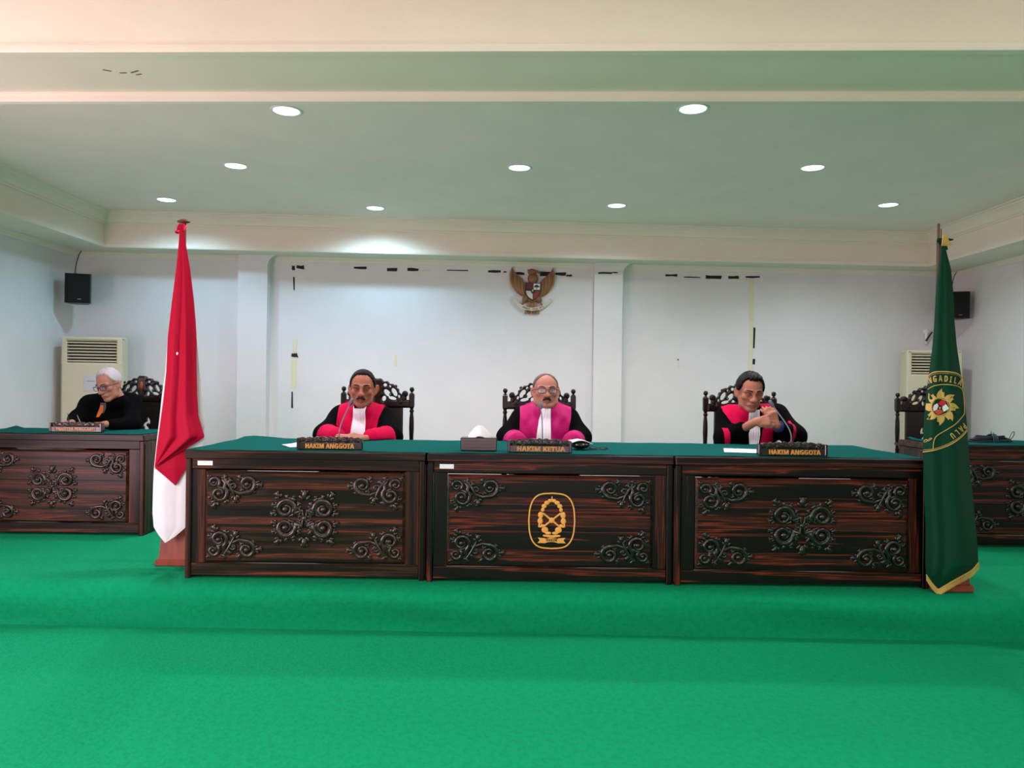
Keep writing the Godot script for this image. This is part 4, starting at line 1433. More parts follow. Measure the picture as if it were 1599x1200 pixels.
func add_hand(b: Buf, skin: Color, elbow: Vector3, wrist: Vector3, fwd: Vector3, back: Vector3, side: float, curl: Array, spread := 0.08, thumb_in := 0.5) -> void:
	# fwd runs from wrist to knuckles, back is the way the back of the hand faces, side +1 puts the thumb at fwd x back
	fwd = fwd.normalized()
	back = (back - fwd * back.dot(fwd)).normalized()
	var across := fwd.cross(back) * side   # towards the thumb
	var chains := []
	var lens := [[0.042, 0.026, 0.021], [0.046, 0.030, 0.022], [0.043, 0.028, 0.021], [0.034, 0.021, 0.018]]
	for k in 4:
		var base := wrist + fwd * (0.090 - 0.004 * absf(k - 1.2)) + across * (0.030 - 0.0195 * k)
		var d := (fwd + across * (spread * (1.5 - k))).normalized()
		var p := base
		var ch := [p]
		var c: float = curl[k]
		for j in 3:
			d = d.rotated(across, 0.0)
			var ang: float = c * [0.55, 1.0, 0.8][j]
			var axis := back.cross(fwd).normalized()
			d = d.rotated(axis, ang * (1.0 if d.rotated(axis, 0.1).dot(back) < d.dot(back) else -1.0))
			p = p + d * lens[k][j]
			ch.append(p)
		chains.append(ch)
	var tb := wrist + fwd * 0.030 + across * 0.026 - back * 0.006
	var td := (fwd * 0.75 + across * (0.75 - thumb_in) - back * 0.45 * thumb_in).normalized()
	var t2 := tb + td * 0.040
	var td2 := (td + fwd * 0.5 - across * thumb_in * 0.6).normalized()
	var t3 := t2 + td2 * 0.032
	var t4 := t3 + (td2 + fwd * 0.2 - across * 0.2).normalized() * 0.024
	var lo := wrist.min(wrist + (elbow - wrist).normalized() * 0.075)
	var hi := wrist.max(wrist + (elbow - wrist).normalized() * 0.075)
	for ch in chains + [[tb, t2, t3, t4]]:
		for p in ch:
			lo = lo.min(p)
			hi = hi.max(p)
	var g := Vector3.ONE * 0.045
	var n := Net.new(lo - g, hi + g, 0.0042, 0.0035)
	n.bone(wrist + (elbow - wrist).normalized() * 0.075, wrist, 0.031, 0.0265)
	n.bone(wrist, wrist + fwd * 0.015, 0.0265, 0.025)
	for k in 4:
		var ch: Array = chains[k]
		n.bone(wrist + fwd * 0.018 + across * (0.016 - 0.011 * k), ch[0], 0.0150, 0.0118)
		for j in 3:
			n.bone(ch[j], ch[j + 1], [0.0102, 0.0092, 0.0084][j] * (0.9 if k == 3 else 1.0), [0.0092, 0.0084, 0.0072][j] * (0.9 if k == 3 else 1.0))
	n.bone(wrist + fwd * 0.01 + across * 0.01, tb, 0.017, 0.0165)
	n.bone(tb, t2, 0.0165, 0.0115)
	n.bone(t2, t3, 0.0112, 0.0100)
	n.bone(t3, t4, 0.0100, 0.0080)
	var h := Buf.new()
	h.col = skin
	n.into(h)
	# nails
	h.col = skin * Color(1.15, 1.05, 1.05)
	for ch in chains:
		var d: Vector3 = (ch[3] - ch[2]).normalized()
		var nb := (back - d * back.dot(d)).normalized()
		ball(h, ch[3] + nb * 0.0052 - d * 0.003, Vector3(0.0045, 0.0025, 0.006), 5, 8, Basis(d.cross(nb), nb, d))
	b.join(h)

func robe_panel(called: String, n: Net, o: Vector3, depth: float, rows: Array, m: Material, parent: Node3D, lift := 0.010, wrinkle := 0.003, label := "") -> void:
	# rows [py, left px, right px] of the photograph laid on the robe at that depth
	var L := []
	var R := []
	for r in rows:
		var p := at(r[1], r[0], depth) - o
		var q := at(r[2], r[0], depth) - o
		L.append(p)
		R.append(q)
	var b := Buf.new()
	var cnt := rows.size() - 1
	var last := [0.1]
	sheet(b, 24, 26, func(u, v):
		var f: float = v * cnt
		var i := mini(int(f), cnt - 1)
		var l: Vector3 = L[i].lerp(L[i + 1], f - i)
		var r: Vector3 = R[i].lerp(R[i + 1], f - i)
		var p := l.lerp(r, u)
		var z := n.front(p.x, p.y)
		var tries := 0
		while z < -5.0 and tries < 60:
			p.y -= 0.0016
			z = n.front(p.x, p.y)
			tries += 1
		if z < -5.0:
			z = last[0]
		last[0] = z
		var wr := wrinkle * (sin(p.x * 70.0 + sin(p.y * 31.0) * 1.5) + 0.6 * sin(p.y * 55.0 + p.x * 40.0))
		if called == "jabot":
			wr = wrinkle * absf(sin(u * 14.0))
		return Vector3(p.x, p.y, z + lift + wr), 0.004)
	part(called, b, m, parent, label)

var table_edge := 0.31   # how far in front of the person the table begins

func rest(b: Buf) -> void:   # sleeves and hands lie on the table top instead of sinking in
	for k in b.v.size():
		var p := b.v[k]
		if p.z > table_edge - 0.004 and p.y > 0.64 and p.y < 0.7785:
			b.v[k].y = 0.7785

func ruffle(b: Buf, seed_: int, amount: float) -> void:
	var nz := FastNoiseLite.new()
	nz.frequency = 5.5
	nz.seed = seed_
	nz.fractal_octaves = 2
	for k in b.v.size():
		var p := b.v[k]
		b.v[k] = p + Vector3(nz.get_noise_3d(p.x, p.y * 0.45, p.z), 0.0, nz.get_noise_3d(p.x + 9.0, p.y * 0.45, p.z)) * amount

func make_person(label: String, o: Vector3, d: Dictionary) -> Array:
	# d: head (transform), neck, sh [left, right], el, wr, skin ...; returns [node, robe field]
	var t := thing("person", label, "person", o)
	var body := Buf.new()
	body.col = d.skin
	var S: Array = d.sh
	var E: Array = d.el
	var W: Array = d.wr
	var neck: Vector3 = d.neck
	var chest: Vector3 = d.chest
	var n := Net.new(Vector3(-0.46, 0.05, -0.24), Vector3(0.46, 1.12, 0.62), 0.02, 0.02)
	n.bone(Vector3(0, 0.52, 0), chest, 0.135, 0.13)
	n.bone(S[0], S[1], 0.045, 0.045)
	n.bone(chest + Vector3(0, 0.03, 0), neck, 0.07, 0.05)
	n.bone(neck, d.head * Vector3(0, -0.13, -0.03), 0.056, 0.054)
	for k in 2:
		var s := -1.0 if k == 0 else 1.0
		n.bone(S[k], E[k], 0.05, 0.042)
		n.bone(E[k], W[k], 0.042, 0.028)
		n.bone(Vector3(s * 0.09, 0.52, 0), Vector3(s * 0.12, 0.50, 0.40), 0.085, 0.06)
		n.bone(Vector3(s * 0.12, 0.50, 0.40), Vector3(s * 0.12, 0.10, 0.38), 0.06, 0.04)
	n.into(body)
	add_head(body, d, d.head)
	for k in 2:
		var hd: Dictionary = d.hands[k]
		add_hand(body, d.get("hand_skin", d.skin), E[k], W[k], hd.fwd, hd.back, hd.side, hd.curl, hd.get("spread", 0.08), hd.get("thumb", 0.5))
	table_edge = d.get("edge", 0.31)
	rest(body)
	part("body", body, M["skin"], t)
	# the gown: a wider field over the same joints
	var g := Net.new(Vector3(-0.52, 0.03, -0.28), Vector3(0.52, 1.14, 0.66), 0.0125, 0.02)
	var big: float = d.get("big", 1.0)
	var front := Net.new(Vector3(-0.52, 0.40, -0.28), Vector3(0.52, 1.14, 0.40), 0.0125, 0.02)
	for f in [g, front]:
		f.bone(Vector3(0, 0.50, 0.02), chest + Vector3(0, -0.08, 0.02), 0.185 * big, 0.175 * big)
		f.bone(chest + Vector3(-0.075, 0, 0.0), chest + Vector3(0.075, 0, 0.0), 0.135 * big, 0.135 * big)
		f.bone(S[0], S[1], 0.072, 0.072)
		f.bone(neck + Vector3(0, -0.06, 0.015), d.head * Vector3(0, -0.140, -0.022), 0.085, d.get("collar", 0.074))
		for k in 2:
			var s := -1.0 if k == 0 else 1.0
			f.bone(S[k] + Vector3(-s * 0.02, 0.0, 0), neck + Vector3(s * 0.03, -0.01, 0.0), 0.07, 0.058)
			f.bone(S[k], E[k], 0.083 * d.get("sleeve", 1.0), 0.078 * d.get("sleeve", 1.0))
	for k in 2:
		var s := -1.0 if k == 0 else 1.0
		var cuff: Vector3 = E[k].lerp(W[k], d.get("reach", [0.85, 0.85])[k])
		g.bone(E[k], cuff, 0.076 * d.get("sleeve", 1.0), d.get("bell", 0.066))
		g.bone(Vector3(s * 0.10, 0.52, 0.02), Vector3(s * 0.12, 0.51, 0.40), 0.115, 0.092)
		g.bone(Vector3(s * 0.12, 0.50, 0.40), Vector3(s * 0.12, 0.14, 0.39), 0.090, 0.085)
	var gb := Buf.new()
	g.into(gb)
	ruffle(gb, d.get("seed", 3), 0.006)
	rest(gb)
	part(d.get("garment", "robe"), gb, d.get("cloth", M["robe_black"]), t)
	for k in 2:
		var fb := Buf.new()
		var s := -1.0 if k == 0 else 1.0
		tube(fb, curve([Vector3(s * 0.12, 0.05, 0.34), Vector3(s * 0.125, 0.048, 0.44), Vector3(s * 0.13, 0.04, 0.53)], 8), [0.038, 0.042, 0.044, 0.044, 0.045, 0.046, 0.045, 0.04, 0.028], 10, Vector3(1, 0.9, 1))
		part("shoe", fb, M["black_plastic"], t)
	for s in [-1.0, 1.0]:
		var bb := Buf.new()
		var pts := []
		for k in 9:
			var q := k / 8.0
			pts.append(d.head * Vector3(s * (0.012 + 0.037 * q), 0.0235 + 0.006 * sin(q * 2.4) , 0.0925 - 0.0035 * q - 0.017 * q * q))
		tube(bb, pts, [0.003, 0.0045, 0.0048, 0.0046, 0.0043, 0.004, 0.0035, 0.003, 0.002], 6)
		part("eyebrow", bb, d.get("brow_mat", M["hair_black"]), t)
	if d.has("hairline"):
		part("hair", add_hair(d, d.head), d.hair, t)
	return [t, front, g]

func sleeve_cuff(t: Node3D, a: Vector3, c: Vector3, ra: float, rc: float, m: Material, label := "") -> void:
	var b := Buf.new()
	var ax := (c - a).normalized()
	var pts := []
	var rad := []
	for k in 7:
		pts.append(a.lerp(c, k / 6.0))
		rad.append(lerpf(ra, rc, k / 6.0) * (1.0 + 0.03 * sin(k * 2.1)))
	tube(b, pts, rad, 18)
	rest(b)
	part("cuff", b, m, t, label)

func head_at(px: float, py: float, depth: float, o: Vector3, s: float, yaw: float, pitch: float, roll: float, wide := 1.08) -> Transform3D:
	return Transform3D(Basis.from_euler(Vector3(pitch, yaw, roll)) * Basis.from_scale(Vector3(s * wide, s, s)), at(px, py, depth) - o)

func build_people() -> void:
	var P := func(px: float, py: float, depth: float, o: Vector3) -> Vector3: return at(px, py, depth) - o
	var o: Vector3
	var r: Array
	var d: Dictionary
	# ---- left judge: hands folded on the table ----
	o = Vector3(at(563, 700, 5.95).x, DAIS, -5.95)
	var hd := head_at(566, 608, 5.78, o, 1.12, 0.10, 0.03, -0.03)
	d = {"head": hd, "neck": P.call(564, 633, 5.90, o), "chest": P.call(563, 664, 5.93, o),
		"sh": [P.call(533, 652, 5.93, o), P.call(594, 652, 5.93, o)], "el": [P.call(508, 680, 5.72, o), P.call(610, 683, 5.72, o)], "wr": [P.call(530, 684, 5.52, o), P.call(570, 686, 5.52, o)],
		"skin": lin(0.60, 0.385, 0.31), "hand_skin": lin(0.62, 0.42, 0.35), "open": 0.6, "fat": 0.35, "bell": 0.055, "seed": 3, "reach": [0.7, 0.7],
		"hair": M["hair_black"], "thick": 0.075, "top": 0.05, "hairline": [Vector2(0, 46), Vector2(30, 45), Vector2(48, 34), Vector2(62, 10), Vector2(80, -18), Vector2(92, -16), Vector2(110, -25), Vector2(180, -48)],
		"hands": [{"fwd": Vector3(1, -0.02, 0.25), "back": Vector3(0.0, 0.75, 0.65), "side": 1.0, "curl": [0.75, 0.8, 0.8, 0.85], "thumb": 0.3}, {"fwd": Vector3(-1, 0.12, 0.12), "back": Vector3(0.1, 0.7, 0.7), "side": -1.0, "curl": [0.6, 0.65, 0.7, 0.7], "thumb": 0.35}]}
	r = make_person("man with a moustache in a black and red robe, hands folded, left of the judges", o, d)
	var t: Node3D = r[0]
	var g: Net = r[1]
	part("moustache", add_moustache(hd, 0.025, 0.009), mat(Color(0.12, 0.095, 0.085), 0.8), t)
	robe_panel("front_panel", g, o, 5.82, [[625, 543, 550], [630, 528, 553], [640, 528, 554], [655, 529, 553], [670, 529.5, 551.5], [684, 530, 552]], M["robe_red"], t, 0.012, 0.0025, "red front panel of the robe")
	robe_panel("front_panel", g, o, 5.82, [[624, 578, 592], [631, 577, 600], [640, 575, 597], [655, 572.5, 592], [670, 572.5, 590], [681, 572, 590]], M["robe_red"], t, 0.012, 0.0025, "red front panel of the robe")
	robe_panel("jabot", g, o, 5.82, [[633, 555, 576], [641, 555, 574], [655, 553.5, 573.5], [668, 552, 573.5], [680, 551, 573]], M["linen"], t, 0.018, 0.003, "white pleated bands at the neck")
	robe_panel("collar", g, o, 5.84, [[628, 556, 575.5], [633, 557, 574], [637, 558, 573]], M["robe_black"], t, 0.028, 0.0)
	sleeve_cuff(t, d.el[0].lerp(d.wr[0], 0.15), d.el[0].lerp(d.wr[0], 0.84), 0.086, 0.068, M["robe_red"], "red turned-back cuff")
	sleeve_cuff(t, d.el[1].lerp(d.wr[1], 0.12), d.el[1].lerp(d.wr[1], 0.84), 0.087, 0.069, M["robe_red"], "red turned-back cuff")
	# ---- centre judge ----
	o = Vector3(at(848, 700, 5.95).x, DAIS, -5.95)
	hd = head_at(852, 611, 5.80, o, 1.06, 0.08, -0.03, 0.0, 1.17)
	d = {"head": hd, "neck": P.call(851, 632, 5.91, o), "chest": P.call(849, 664, 5.93, o),
		"sh": [P.call(816, 655, 5.94, o), P.call(886, 655, 5.94, o)], "el": [P.call(793, 684, 5.84, o), P.call(906, 684, 5.84, o)], "wr": [P.call(812, 693, 5.52, o), P.call(890, 693, 5.52, o)],
		"skin": lin(0.66, 0.47, 0.405), "brow_mat": mat(Color(0.22, 0.15, 0.12), 0.8), "open": 0.8, "fat": 1.0, "big": 1.1, "bell": 0.06, "seed": 4, "reach": [0.72, 0.72],
		"hair": M["hair_grey"], "thick": 0.032, "hairline": [Vector2(0, 66), Vector2(20, 62), Vector2(40, 46), Vector2(58, 24), Vector2(78, -8), Vector2(92, -12), Vector2(110, -24), Vector2(180, -46)],
		"hands": [{"fwd": Vector3(0.9, -0.02, 0.5), "back": Vector3(0, 1, 0.2), "side": 1.0, "curl": [0.4, 0.45, 0.5, 0.5]}, {"fwd": Vector3(-0.9, -0.02, 0.5), "back": Vector3(0, 1, 0.2), "side": -1.0, "curl": [0.4, 0.45, 0.5, 0.5]}]}
	r = make_person("balding man in glasses and a black robe with pink front panels, in the centre", o, d)
	t = r[0]
	g = r[1]
	part("moustache", add_moustache(hd, 0.023, 0.010), mat(Color(0.16, 0.12, 0.10), 0.8), t)
	glasses(t, hd, mat(Color(0.10, 0.05, 0.05), 0.35))
	robe_panel("front_panel", g, o, 5.82, [[625.5, 826, 837], [630, 815, 841], [636, 812, 845], [650, 812, 842], [665, 811.5, 839], [676, 811, 838], [690, 810, 836]], M["satin_pink"], t, 0.012, 0.004, "shiny pink front panel of the robe")
	robe_panel("front_panel", g, o, 5.82, [[626.5, 864, 876], [631, 861, 888], [636, 859.5, 893], [650, 859.5, 892], [665, 859.5, 889], [676, 859.5, 886], [690, 859.5, 882]], M["satin_pink"], t, 0.012, 0.004, "shiny pink front panel of the robe")
	robe_panel("jabot", g, o, 5.82, [[634, 846, 859], [642, 845, 859], [655, 841, 859], [670, 838.5, 859], [690, 836, 859]], M["linen"], t, 0.018, 0.003, "white pleated bands at the neck")
	robe_panel("collar", g, o, 5.84, [[627, 861, 867], [631, 859, 865], [635, 857, 861]], M["linen"], t, 0.018, 0.0)
	sleeve_cuff(t, d.el[0].lerp(d.wr[0], 0.50), d.el[0].lerp(d.wr[0], 0.84), 0.082, 0.074, M["satin_pink"], "pink turned-back cuff")
	sleeve_cuff(t, d.el[1].lerp(d.wr[1], 0.55), d.el[1].lerp(d.wr[1], 0.84), 0.080, 0.073, M["satin_pink"], "pink turned-back cuff")
	# ---- right judge: fastening the sleeve at his wrist ----
	o = Vector3(at(1172, 700, 5.95).x, DAIS, -5.95)
	hd = head_at(1171, 613, 5.76, o, 1.12, 0.03, 0.22, -0.03, 1.10)
	d = {"head": hd, "neck": P.call(1171, 636, 5.91, o), "chest": P.call(1172, 664, 5.93, o),
		"sh": [P.call(1138, 650, 5.94, o), P.call(1212, 650, 5.94, o)], "el": [P.call(1134, 684, 5.80, o), P.call(1240, 682, 5.78, o)], "wr": [P.call(1180, 659, 5.50, o), P.call(1211, 664, 5.52, o)],
		"skin": lin(0.63, 0.43, 0.35), "hand_skin": lin(0.66, 0.46, 0.37), "open": 0.1, "fat": 0.0, "bell": 0.055, "seed": 5, "reach": [0.55, 0.75], "sleeve": 1.05,
		"hair": M["hair_black"], "thick": 0.13, "top": 0.08, "part": -4.0, "hairline": [Vector2(0, 41), Vector2(38, 40), Vector2(52, 33), Vector2(60, 2), Vector2(75, -16), Vector2(92, -16), Vector2(110, -25), Vector2(180, -48)],
		"hands": [{"fwd": Vector3(0.95, 0.15, 0.15), "back": Vector3(-0.2, 0.35, 0.92), "side": 1.0, "curl": [1.1, 1.1, 1.1, 1.1], "thumb": 0.45}, {"fwd": Vector3(-0.30, 0.95, 0.1), "back": Vector3(0.3, 0.1, 0.95), "side": -1.0, "curl": [1.15, 1.15, 1.15, 1.15], "thumb": 0.5}]}
	r = make_person("black-haired man in a black and red robe, looking down and fastening his sleeve", o, d)
	t = r[0]
	g = r[1]
	robe_panel("front_panel", g, o, 5.82, [[632, 1141, 1154], [636, 1131, 1159], [643, 1131, 1165], [653, 1136, 1166], [665, 1143, 1161]], M["robe_red"], t, 0.012, 0.0025, "red front panel of the robe")
	robe_panel("front_panel", g, o, 5.80, [[631, 1189, 1206], [640, 1190, 1211], [655, 1189, 1206], [670, 1187, 1205], [695, 1181, 1203]], M["robe_red"], t, 0.012, 0.0025, "red front panel of the robe")
	robe_panel("jabot", g, o, 5.80, [[640, 1165, 1185], [655, 1165, 1183], [680, 1165, 1181], [697, 1166, 1178]], M["linen"], t, 0.018, 0.003, "white pleated bands at the neck")
	robe_panel("sleeve_stripe", r[2], o, 5.70, [[669, 1130, 1136], [682, 1131, 1138], [697, 1133, 1140]], M["robe_red"], t, 0.006, 0.0)
	robe_panel("sleeve_stripe", r[2], o, 5.70, [[658, 1236, 1240], [674, 1232, 1238], [692, 1229, 1235]], M["robe_red"], t, 0.006, 0.0)
	sleeve_cuff(t, d.el[1].lerp(d.wr[1], 0.72), d.el[1].lerp(d.wr[1], 0.90), 0.050, 0.040, mat(Color(0.10, 0.12, 0.36), 0.8), "dark blue shirt cuff")
	# ---- clerk at the side desk: writing ----
	o = Vector3(at(176, 700, 6.66).x, DAIS, -6.66)
	hd = head_at(170, 601, 6.42, o, 1.06, -0.30, 0.34, 0.10, 1.06)
	d = {"head": hd, "neck": P.call(174, 620, 6.60, o), "chest": P.call(172, 648, 6.62, o),
		"sh": [P.call(140, 633, 6.60, o), P.call(205, 630, 6.64, o)], "el": [P.call(122, 655, 6.40, o), P.call(205, 664, 6.45, o)], "wr": [P.call(112, 661, 6.20, o), P.call(165, 663, 6.22, o)],
		"skin": lin(0.64, 0.47, 0.40), "brow_mat": mat(Color(0.30, 0.28, 0.27), 0.8), "open": 0.2, "fat": 0.3, "bell": 0.042, "seed": 6, "edge": 0.17, "garment": "suit_jacket", "cloth": M["suit_black"], "sleeve": 0.85, "reach": [0.85, 0.85],
		"hair": M["hair_white"], "thick": 0.07, "top": 0.06, "hairline": [Vector2(0, 45), Vector2(35, 44), Vector2(52, 32), Vector2(66, 4), Vector2(80, -14), Vector2(92, -14), Vector2(110, -25), Vector2(180, -48)],
		"hands": [{"fwd": Vector3(-0.3, -0.05, 0.95), "back": Vector3(-0.4, 0.9, 0.1), "side": 1.0, "curl": [0.7, 0.8, 0.9, 0.95], "thumb": 0.6}, {"fwd": Vector3(-0.9, -0.03, 0.4), "back": Vector3(0, 0.95, 0.25), "side": -1.0, "curl": [0.3, 0.32, 0.35, 0.4], "thumb": 0.4}]}
	r = make_person("grey-haired man in glasses and black suit writing at the far left desk", o, d)
	t = r[0]
	g = r[1]
	glasses(t, hd, mat(Color(0.05, 0.05, 0.055), 0.35))
	robe_panel("shirt", g, o, 6.50, [[629, 160, 172], [636, 159, 171], [645, 158, 167]], mat(Color(0.30, 0.31, 0.34), 0.8), t, 0.012, 0.0, "dark grey shirt front")
	robe_panel("necktie", g, o, 6.50, [[633, 161, 166], [641, 159.5, 166.5], [651, 158, 162]], cloth(Color(0.85, 0.42, 0.12), 0.6, 0.2), t, 0.016, 0.0, "orange necktie")

# ---- lettering laid on a curved surface ----
func laid_words(b: Buf, text: String, size: float, where: Callable, depth := 0.002, width := 0.0) -> void:
	var m := words(text, size, depth, false, width)
	var a := m.surface_get_arrays(0)
	var v: PackedVector3Array = a[Mesh.ARRAY_VERTEX]
	var first := b.v.size()
	for p in v:
		b.pt(where.call(p.x, p.y) + Vector3(0, 0, p.z))
	if a[Mesh.ARRAY_INDEX] != null and a[Mesh.ARRAY_INDEX].size() > 0:
		var ix: PackedInt32Array = a[Mesh.ARRAY_INDEX]
		for k in range(0, ix.size(), 3):
			b.tri(first + ix[k], first + ix[k + 2], first + ix[k + 1])
	else:
		for k in range(0, v.size(), 3):
			b.tri(first + k, first + k + 2, first + k + 1)

# ---- flags ----
func drape(rows: Array, depth: float, o: Vector3, bulge: float, folds: Array) -> Callable:
	# a hanging cloth whose outline is rows of [py, left px, right px]; folds are [where across, width, height]
	var L := []
	var R := []
	for r in rows:
		L.append(at(r[1], r[0], depth) - o)
		R.append(at(r[2], r[0], depth) - o)
	var n := rows.size() - 1
	return func(u: float, v: float) -> Vector3:
		var f := v * n
		var i := mini(int(f), n - 1)
		var l: Vector3 = L[i].lerp(L[i + 1], f - i)
		var r: Vector3 = R[i].lerp(R[i + 1], f - i)
		var p := l.lerp(r, u)
		var w := (r - l).length()
		var z := bulge * w * (1.0 - pow(2.0 * u - 1.0, 2.0))
		for q in folds:
			var c: float = q[0] + (q[3] if q.size() > 3 else 0.0) * (v - 0.5)
			z += q[2] * w * exp(-pow((u - c) / q[1], 2.0))
		return p + (Vector3(0, EYE, 0) - o - p).normalized() * z

func flag_stand(t: Node3D, w: float, dpt: float, pole_h: float, shift: Vector3, square: bool) -> void:
	var b := Buf.new()
	bx(b, Vector3(0, 0.02, 0), Vector3(w, 0.04, dpt), 0.006)
	part("base", b, M["mahogany"], t)
	b = Buf.new()
	var k := 0.78
	var lo := []
	var hi := []
	for q in [Vector2(-1, -1), Vector2(1, -1), Vector2(1, 1), Vector2(-1, 1)]:
		lo.append(Vector3(q.x * w / 2 * 0.86, 0.04, q.y * dpt / 2 * 0.86))
		hi.append(Vector3(q.x * w / 2 * 0.70, 0.30, q.y * dpt / 2 * 0.70))
	hexa(b, lo, hi)
	part("pedestal", b, M["mahogany"], t)
	b = Buf.new()
	if square:
		bx(b, shift + Vector3(0, 0.3 + (pole_h - 0.3) / 2, 0), Vector3(0.026, pole_h - 0.3, 0.026), 0.003)
	else:
		tube(b, [shift + Vector3(0, 0.25, 0), shift + Vector3(0, pole_h, 0)], [0.013, 0.0115], 12)
	part("pole", b, M["pole"], t)

func build_flags() -> void:
	# ---- red and white flag at the left ----
	var o := Vector3(-2.138, DAIS, -5.06)
	var t := thing("flag", "red and white flag hanging on a wooden pole beside the left desk", "flag", o)
	flag_stand(t, 0.25, 0.27, 2.215, Vector3(-0.017, 0, 0), false)
	var b := Buf.new()
	lathe(b, [Vector2(0.0, 2.215), Vector2(0.03, 2.217), Vector2(0.043, 2.223), Vector2(0.04, 2.231), Vector2(0.012, 2.241), Vector2(0.0, 2.242)], 16, Transform3D(Basis.from_scale(Vector3(1.0, 1, 0.7)), Vector3(-0.022, 0, 0)))
	part("finial", b, M["pole"], t, "flat dark wooden cap")
	b = Buf.new()
	tube(b, curve([Vector3(-0.050, 2.165, 0.02), Vector3(-0.035, 2.185, 0.026), Vector3(-0.02, 2.195, 0.028), Vector3(0.002, 2.185, 0.034), Vector3(0.012, 2.140, 0.12), Vector3(0.014, 2.12, 0.19)], 12), [0.011], 8)
	tube(b, curve([Vector3(-0.05, 2.18, 0.012), Vector3(-0.03, 2.195, 0.03), Vector3(-0.005, 2.19, 0.03)], 8), [0.012], 8)
	part("knot", b, M["flag_red"], t, "red cloth tie at the top")
	var wrows := [[500, 266, 304], [520, 263, 306.5], [580, 258, 312], [620, 252.5, 316.5], [650, 249.5, 319], [683, 245.5, 319.5], [730, 240.5, 306], [760, 239, 292], [800, 238, 291], [824, 240, 290], [838, 249, 274], [848, 257.5, 258.5]]
	b = Buf.new()
	sheet(b, 30, 60, drape(wrows, 4.885, o, 0.06, [[0.3, 0.15, 0.03], [0.7, 0.12, -0.02]]), 0.004)
	part("white_cloth", b, M["flag_white"], t, "white lower half of the flag")
	var urows := [[690, 250, 291.5], [731, 241.5, 291.5], [745, 258, 282.5], [758.5, 273.5, 274.5]]
	b = Buf.new()
	sheet(b, 20, 24, drape(urows, 4.865, o, 0.05, [[0.6, 0.2, 0.03]]), 0.004)
	part("red_cloth", b, M["flag_red"], t, "red inner fold of the flag")
	var rrows := [[350, 280.5, 286], [380, 279, 290], [420, 275, 297], [470, 268.5, 303], [500, 265, 305.5], [525, 262, 307], [580, 259.5, 307], [620, 255.5, 308], [650, 251.5, 310], [683, 247, 319.5], [700, 244.5, 293], [715, 243, 267], [729, 241.5, 242.5]]
	b = Buf.new()
	sheet(b, 40, 90, drape(rrows, 4.845, o, 0.16, [[0.20, 0.10, 0.05, 0.1], [0.44, 0.08, -0.06, -0.1], [0.64, 0.10, 0.06, 0.2], [0.86, 0.08, -0.03]]), 0.004)
	part("red_cloth", b, M["flag_red"], t, "red upper half of the flag")
	b = Buf.new()
	var sp: Vector3 = at(283, 553, 4.84) - o
	ball(b, sp + Vector3(0, 0, 0.058), Vector3(0.006, 0.009, 0.003))
	part("patch", b, M["flag_white"], t, "small white spot")
	# ---- green court flag at the right ----
	o = Vector3(2.612, DAIS, -4.665)
	t = thing("flag", "dark green flag with gold fringe, lettering and flaming sun emblem, on a wooden pole", "flag", o)
	flag_stand(t, 0.225, 0.27, 2.10, Vector3(-0.045, 0, 0), true)
	b = Buf.new()
	bx(b, Vector3(-0.052, 2.145, 0), Vector3(0.008, 0.09, 0.02), 0.002)
	bx(b, Vector3(-0.036, 2.13, 0), Vector3(0.004, 0.06, 0.006), 0.001)
	part("finial", b, M["pole"], t, "split wooden pole end")
	b = Buf.new()
	tube(b, [Vector3(-0.065, 2.085, 0.016), Vector3(-0.02, 2.088, 0.02), Vector3(0.03, 2.092, 0.012)], [0.014, 0.013, 0.004], 8)
	tube(b, [Vector3(-0.055, 2.075, 0.016), Vector3(-0.02, 2.06, 0.02), Vector3(-0.01, 2.03, 0.018)], [0.010, 0.009, 0.006], 8)
	part("knot", b, M["flag_green"], t, "green cloth tie at the top")
	var grows := [[378, 1471, 1474], [420, 1464.5, 1485], [460, 1461, 1489], [500, 1459, 1490.5], [540, 1456, 1494], [580, 1451, 1500], [610, 1447, 1504.5], [640, 1444, 1508], [670, 1442, 1510.5], [700, 1441, 1512.5], [740, 1442, 1515.5], [780, 1443.5, 1519.5], [820, 1445, 1523.5], [860, 1445, 1527], [884, 1445, 1527.7], [898, 1446, 1511], [910, 1454, 1491], [920, 1463, 1470]]
	var dz := 4.53
	var gd := drape(grows, dz, o, 0.30, [[0.18, 0.12, 0.04, 0.1], [0.40, 0.12, -0.06, -0.12], [0.70, 0.13, 0.05, 0.1]])
	b = Buf.new()
	sheet(b, 48, 110, gd, 0.004)
	part("green_cloth", b, M["flag_green"], t)
	var on := func(px: float, py: float) -> Vector3:   # a spot of the cloth, given where it hangs
		var i := 0
		while i < grows.size() - 2 and py > grows[i + 1][0]:
			i += 1
		var f: float = (py - grows[i][0]) / (grows[i + 1][0] - grows[i][0])
		var l := lerpf(grows[i][1], grows[i + 1][1], f)
		var r := lerpf(grows[i][2], grows[i + 1][2], f)
		return gd.call(clampf((px - l) / (r - l), 0.0, 1.0), (i + f) / (grows.size() - 1)) + Vector3(0, 0, 0.003)
	var zp := func(zx: float, zy: float) -> Vector3: return on.call(1430.0 + zx / 8.57, 570.0 + zy / 8.57)
	var gold: Material = M["gold_thread"]
	var run := func(pts: Array, w: float, called: String) -> void:
		var c := curve(pts.map(func(q): return Vector3(q.x, q.y, 0)), 40)
		var line3 := []
		for q in c:
			line3.append(zp.call(q.x, q.y))
		var bb := Buf.new()
		tube(bb, line3, [w], 6, Vector3(1, 1, 0.6))
		part(called, bb, gold, t)
	run.call([Vector2(162, 150), Vector2(240, 100), Vector2(380, 92), Vector2(520, 108), Vector2(600, 150), Vector2(622, 215), Vector2(624, 310)], 0.0038, "gold_stripe")
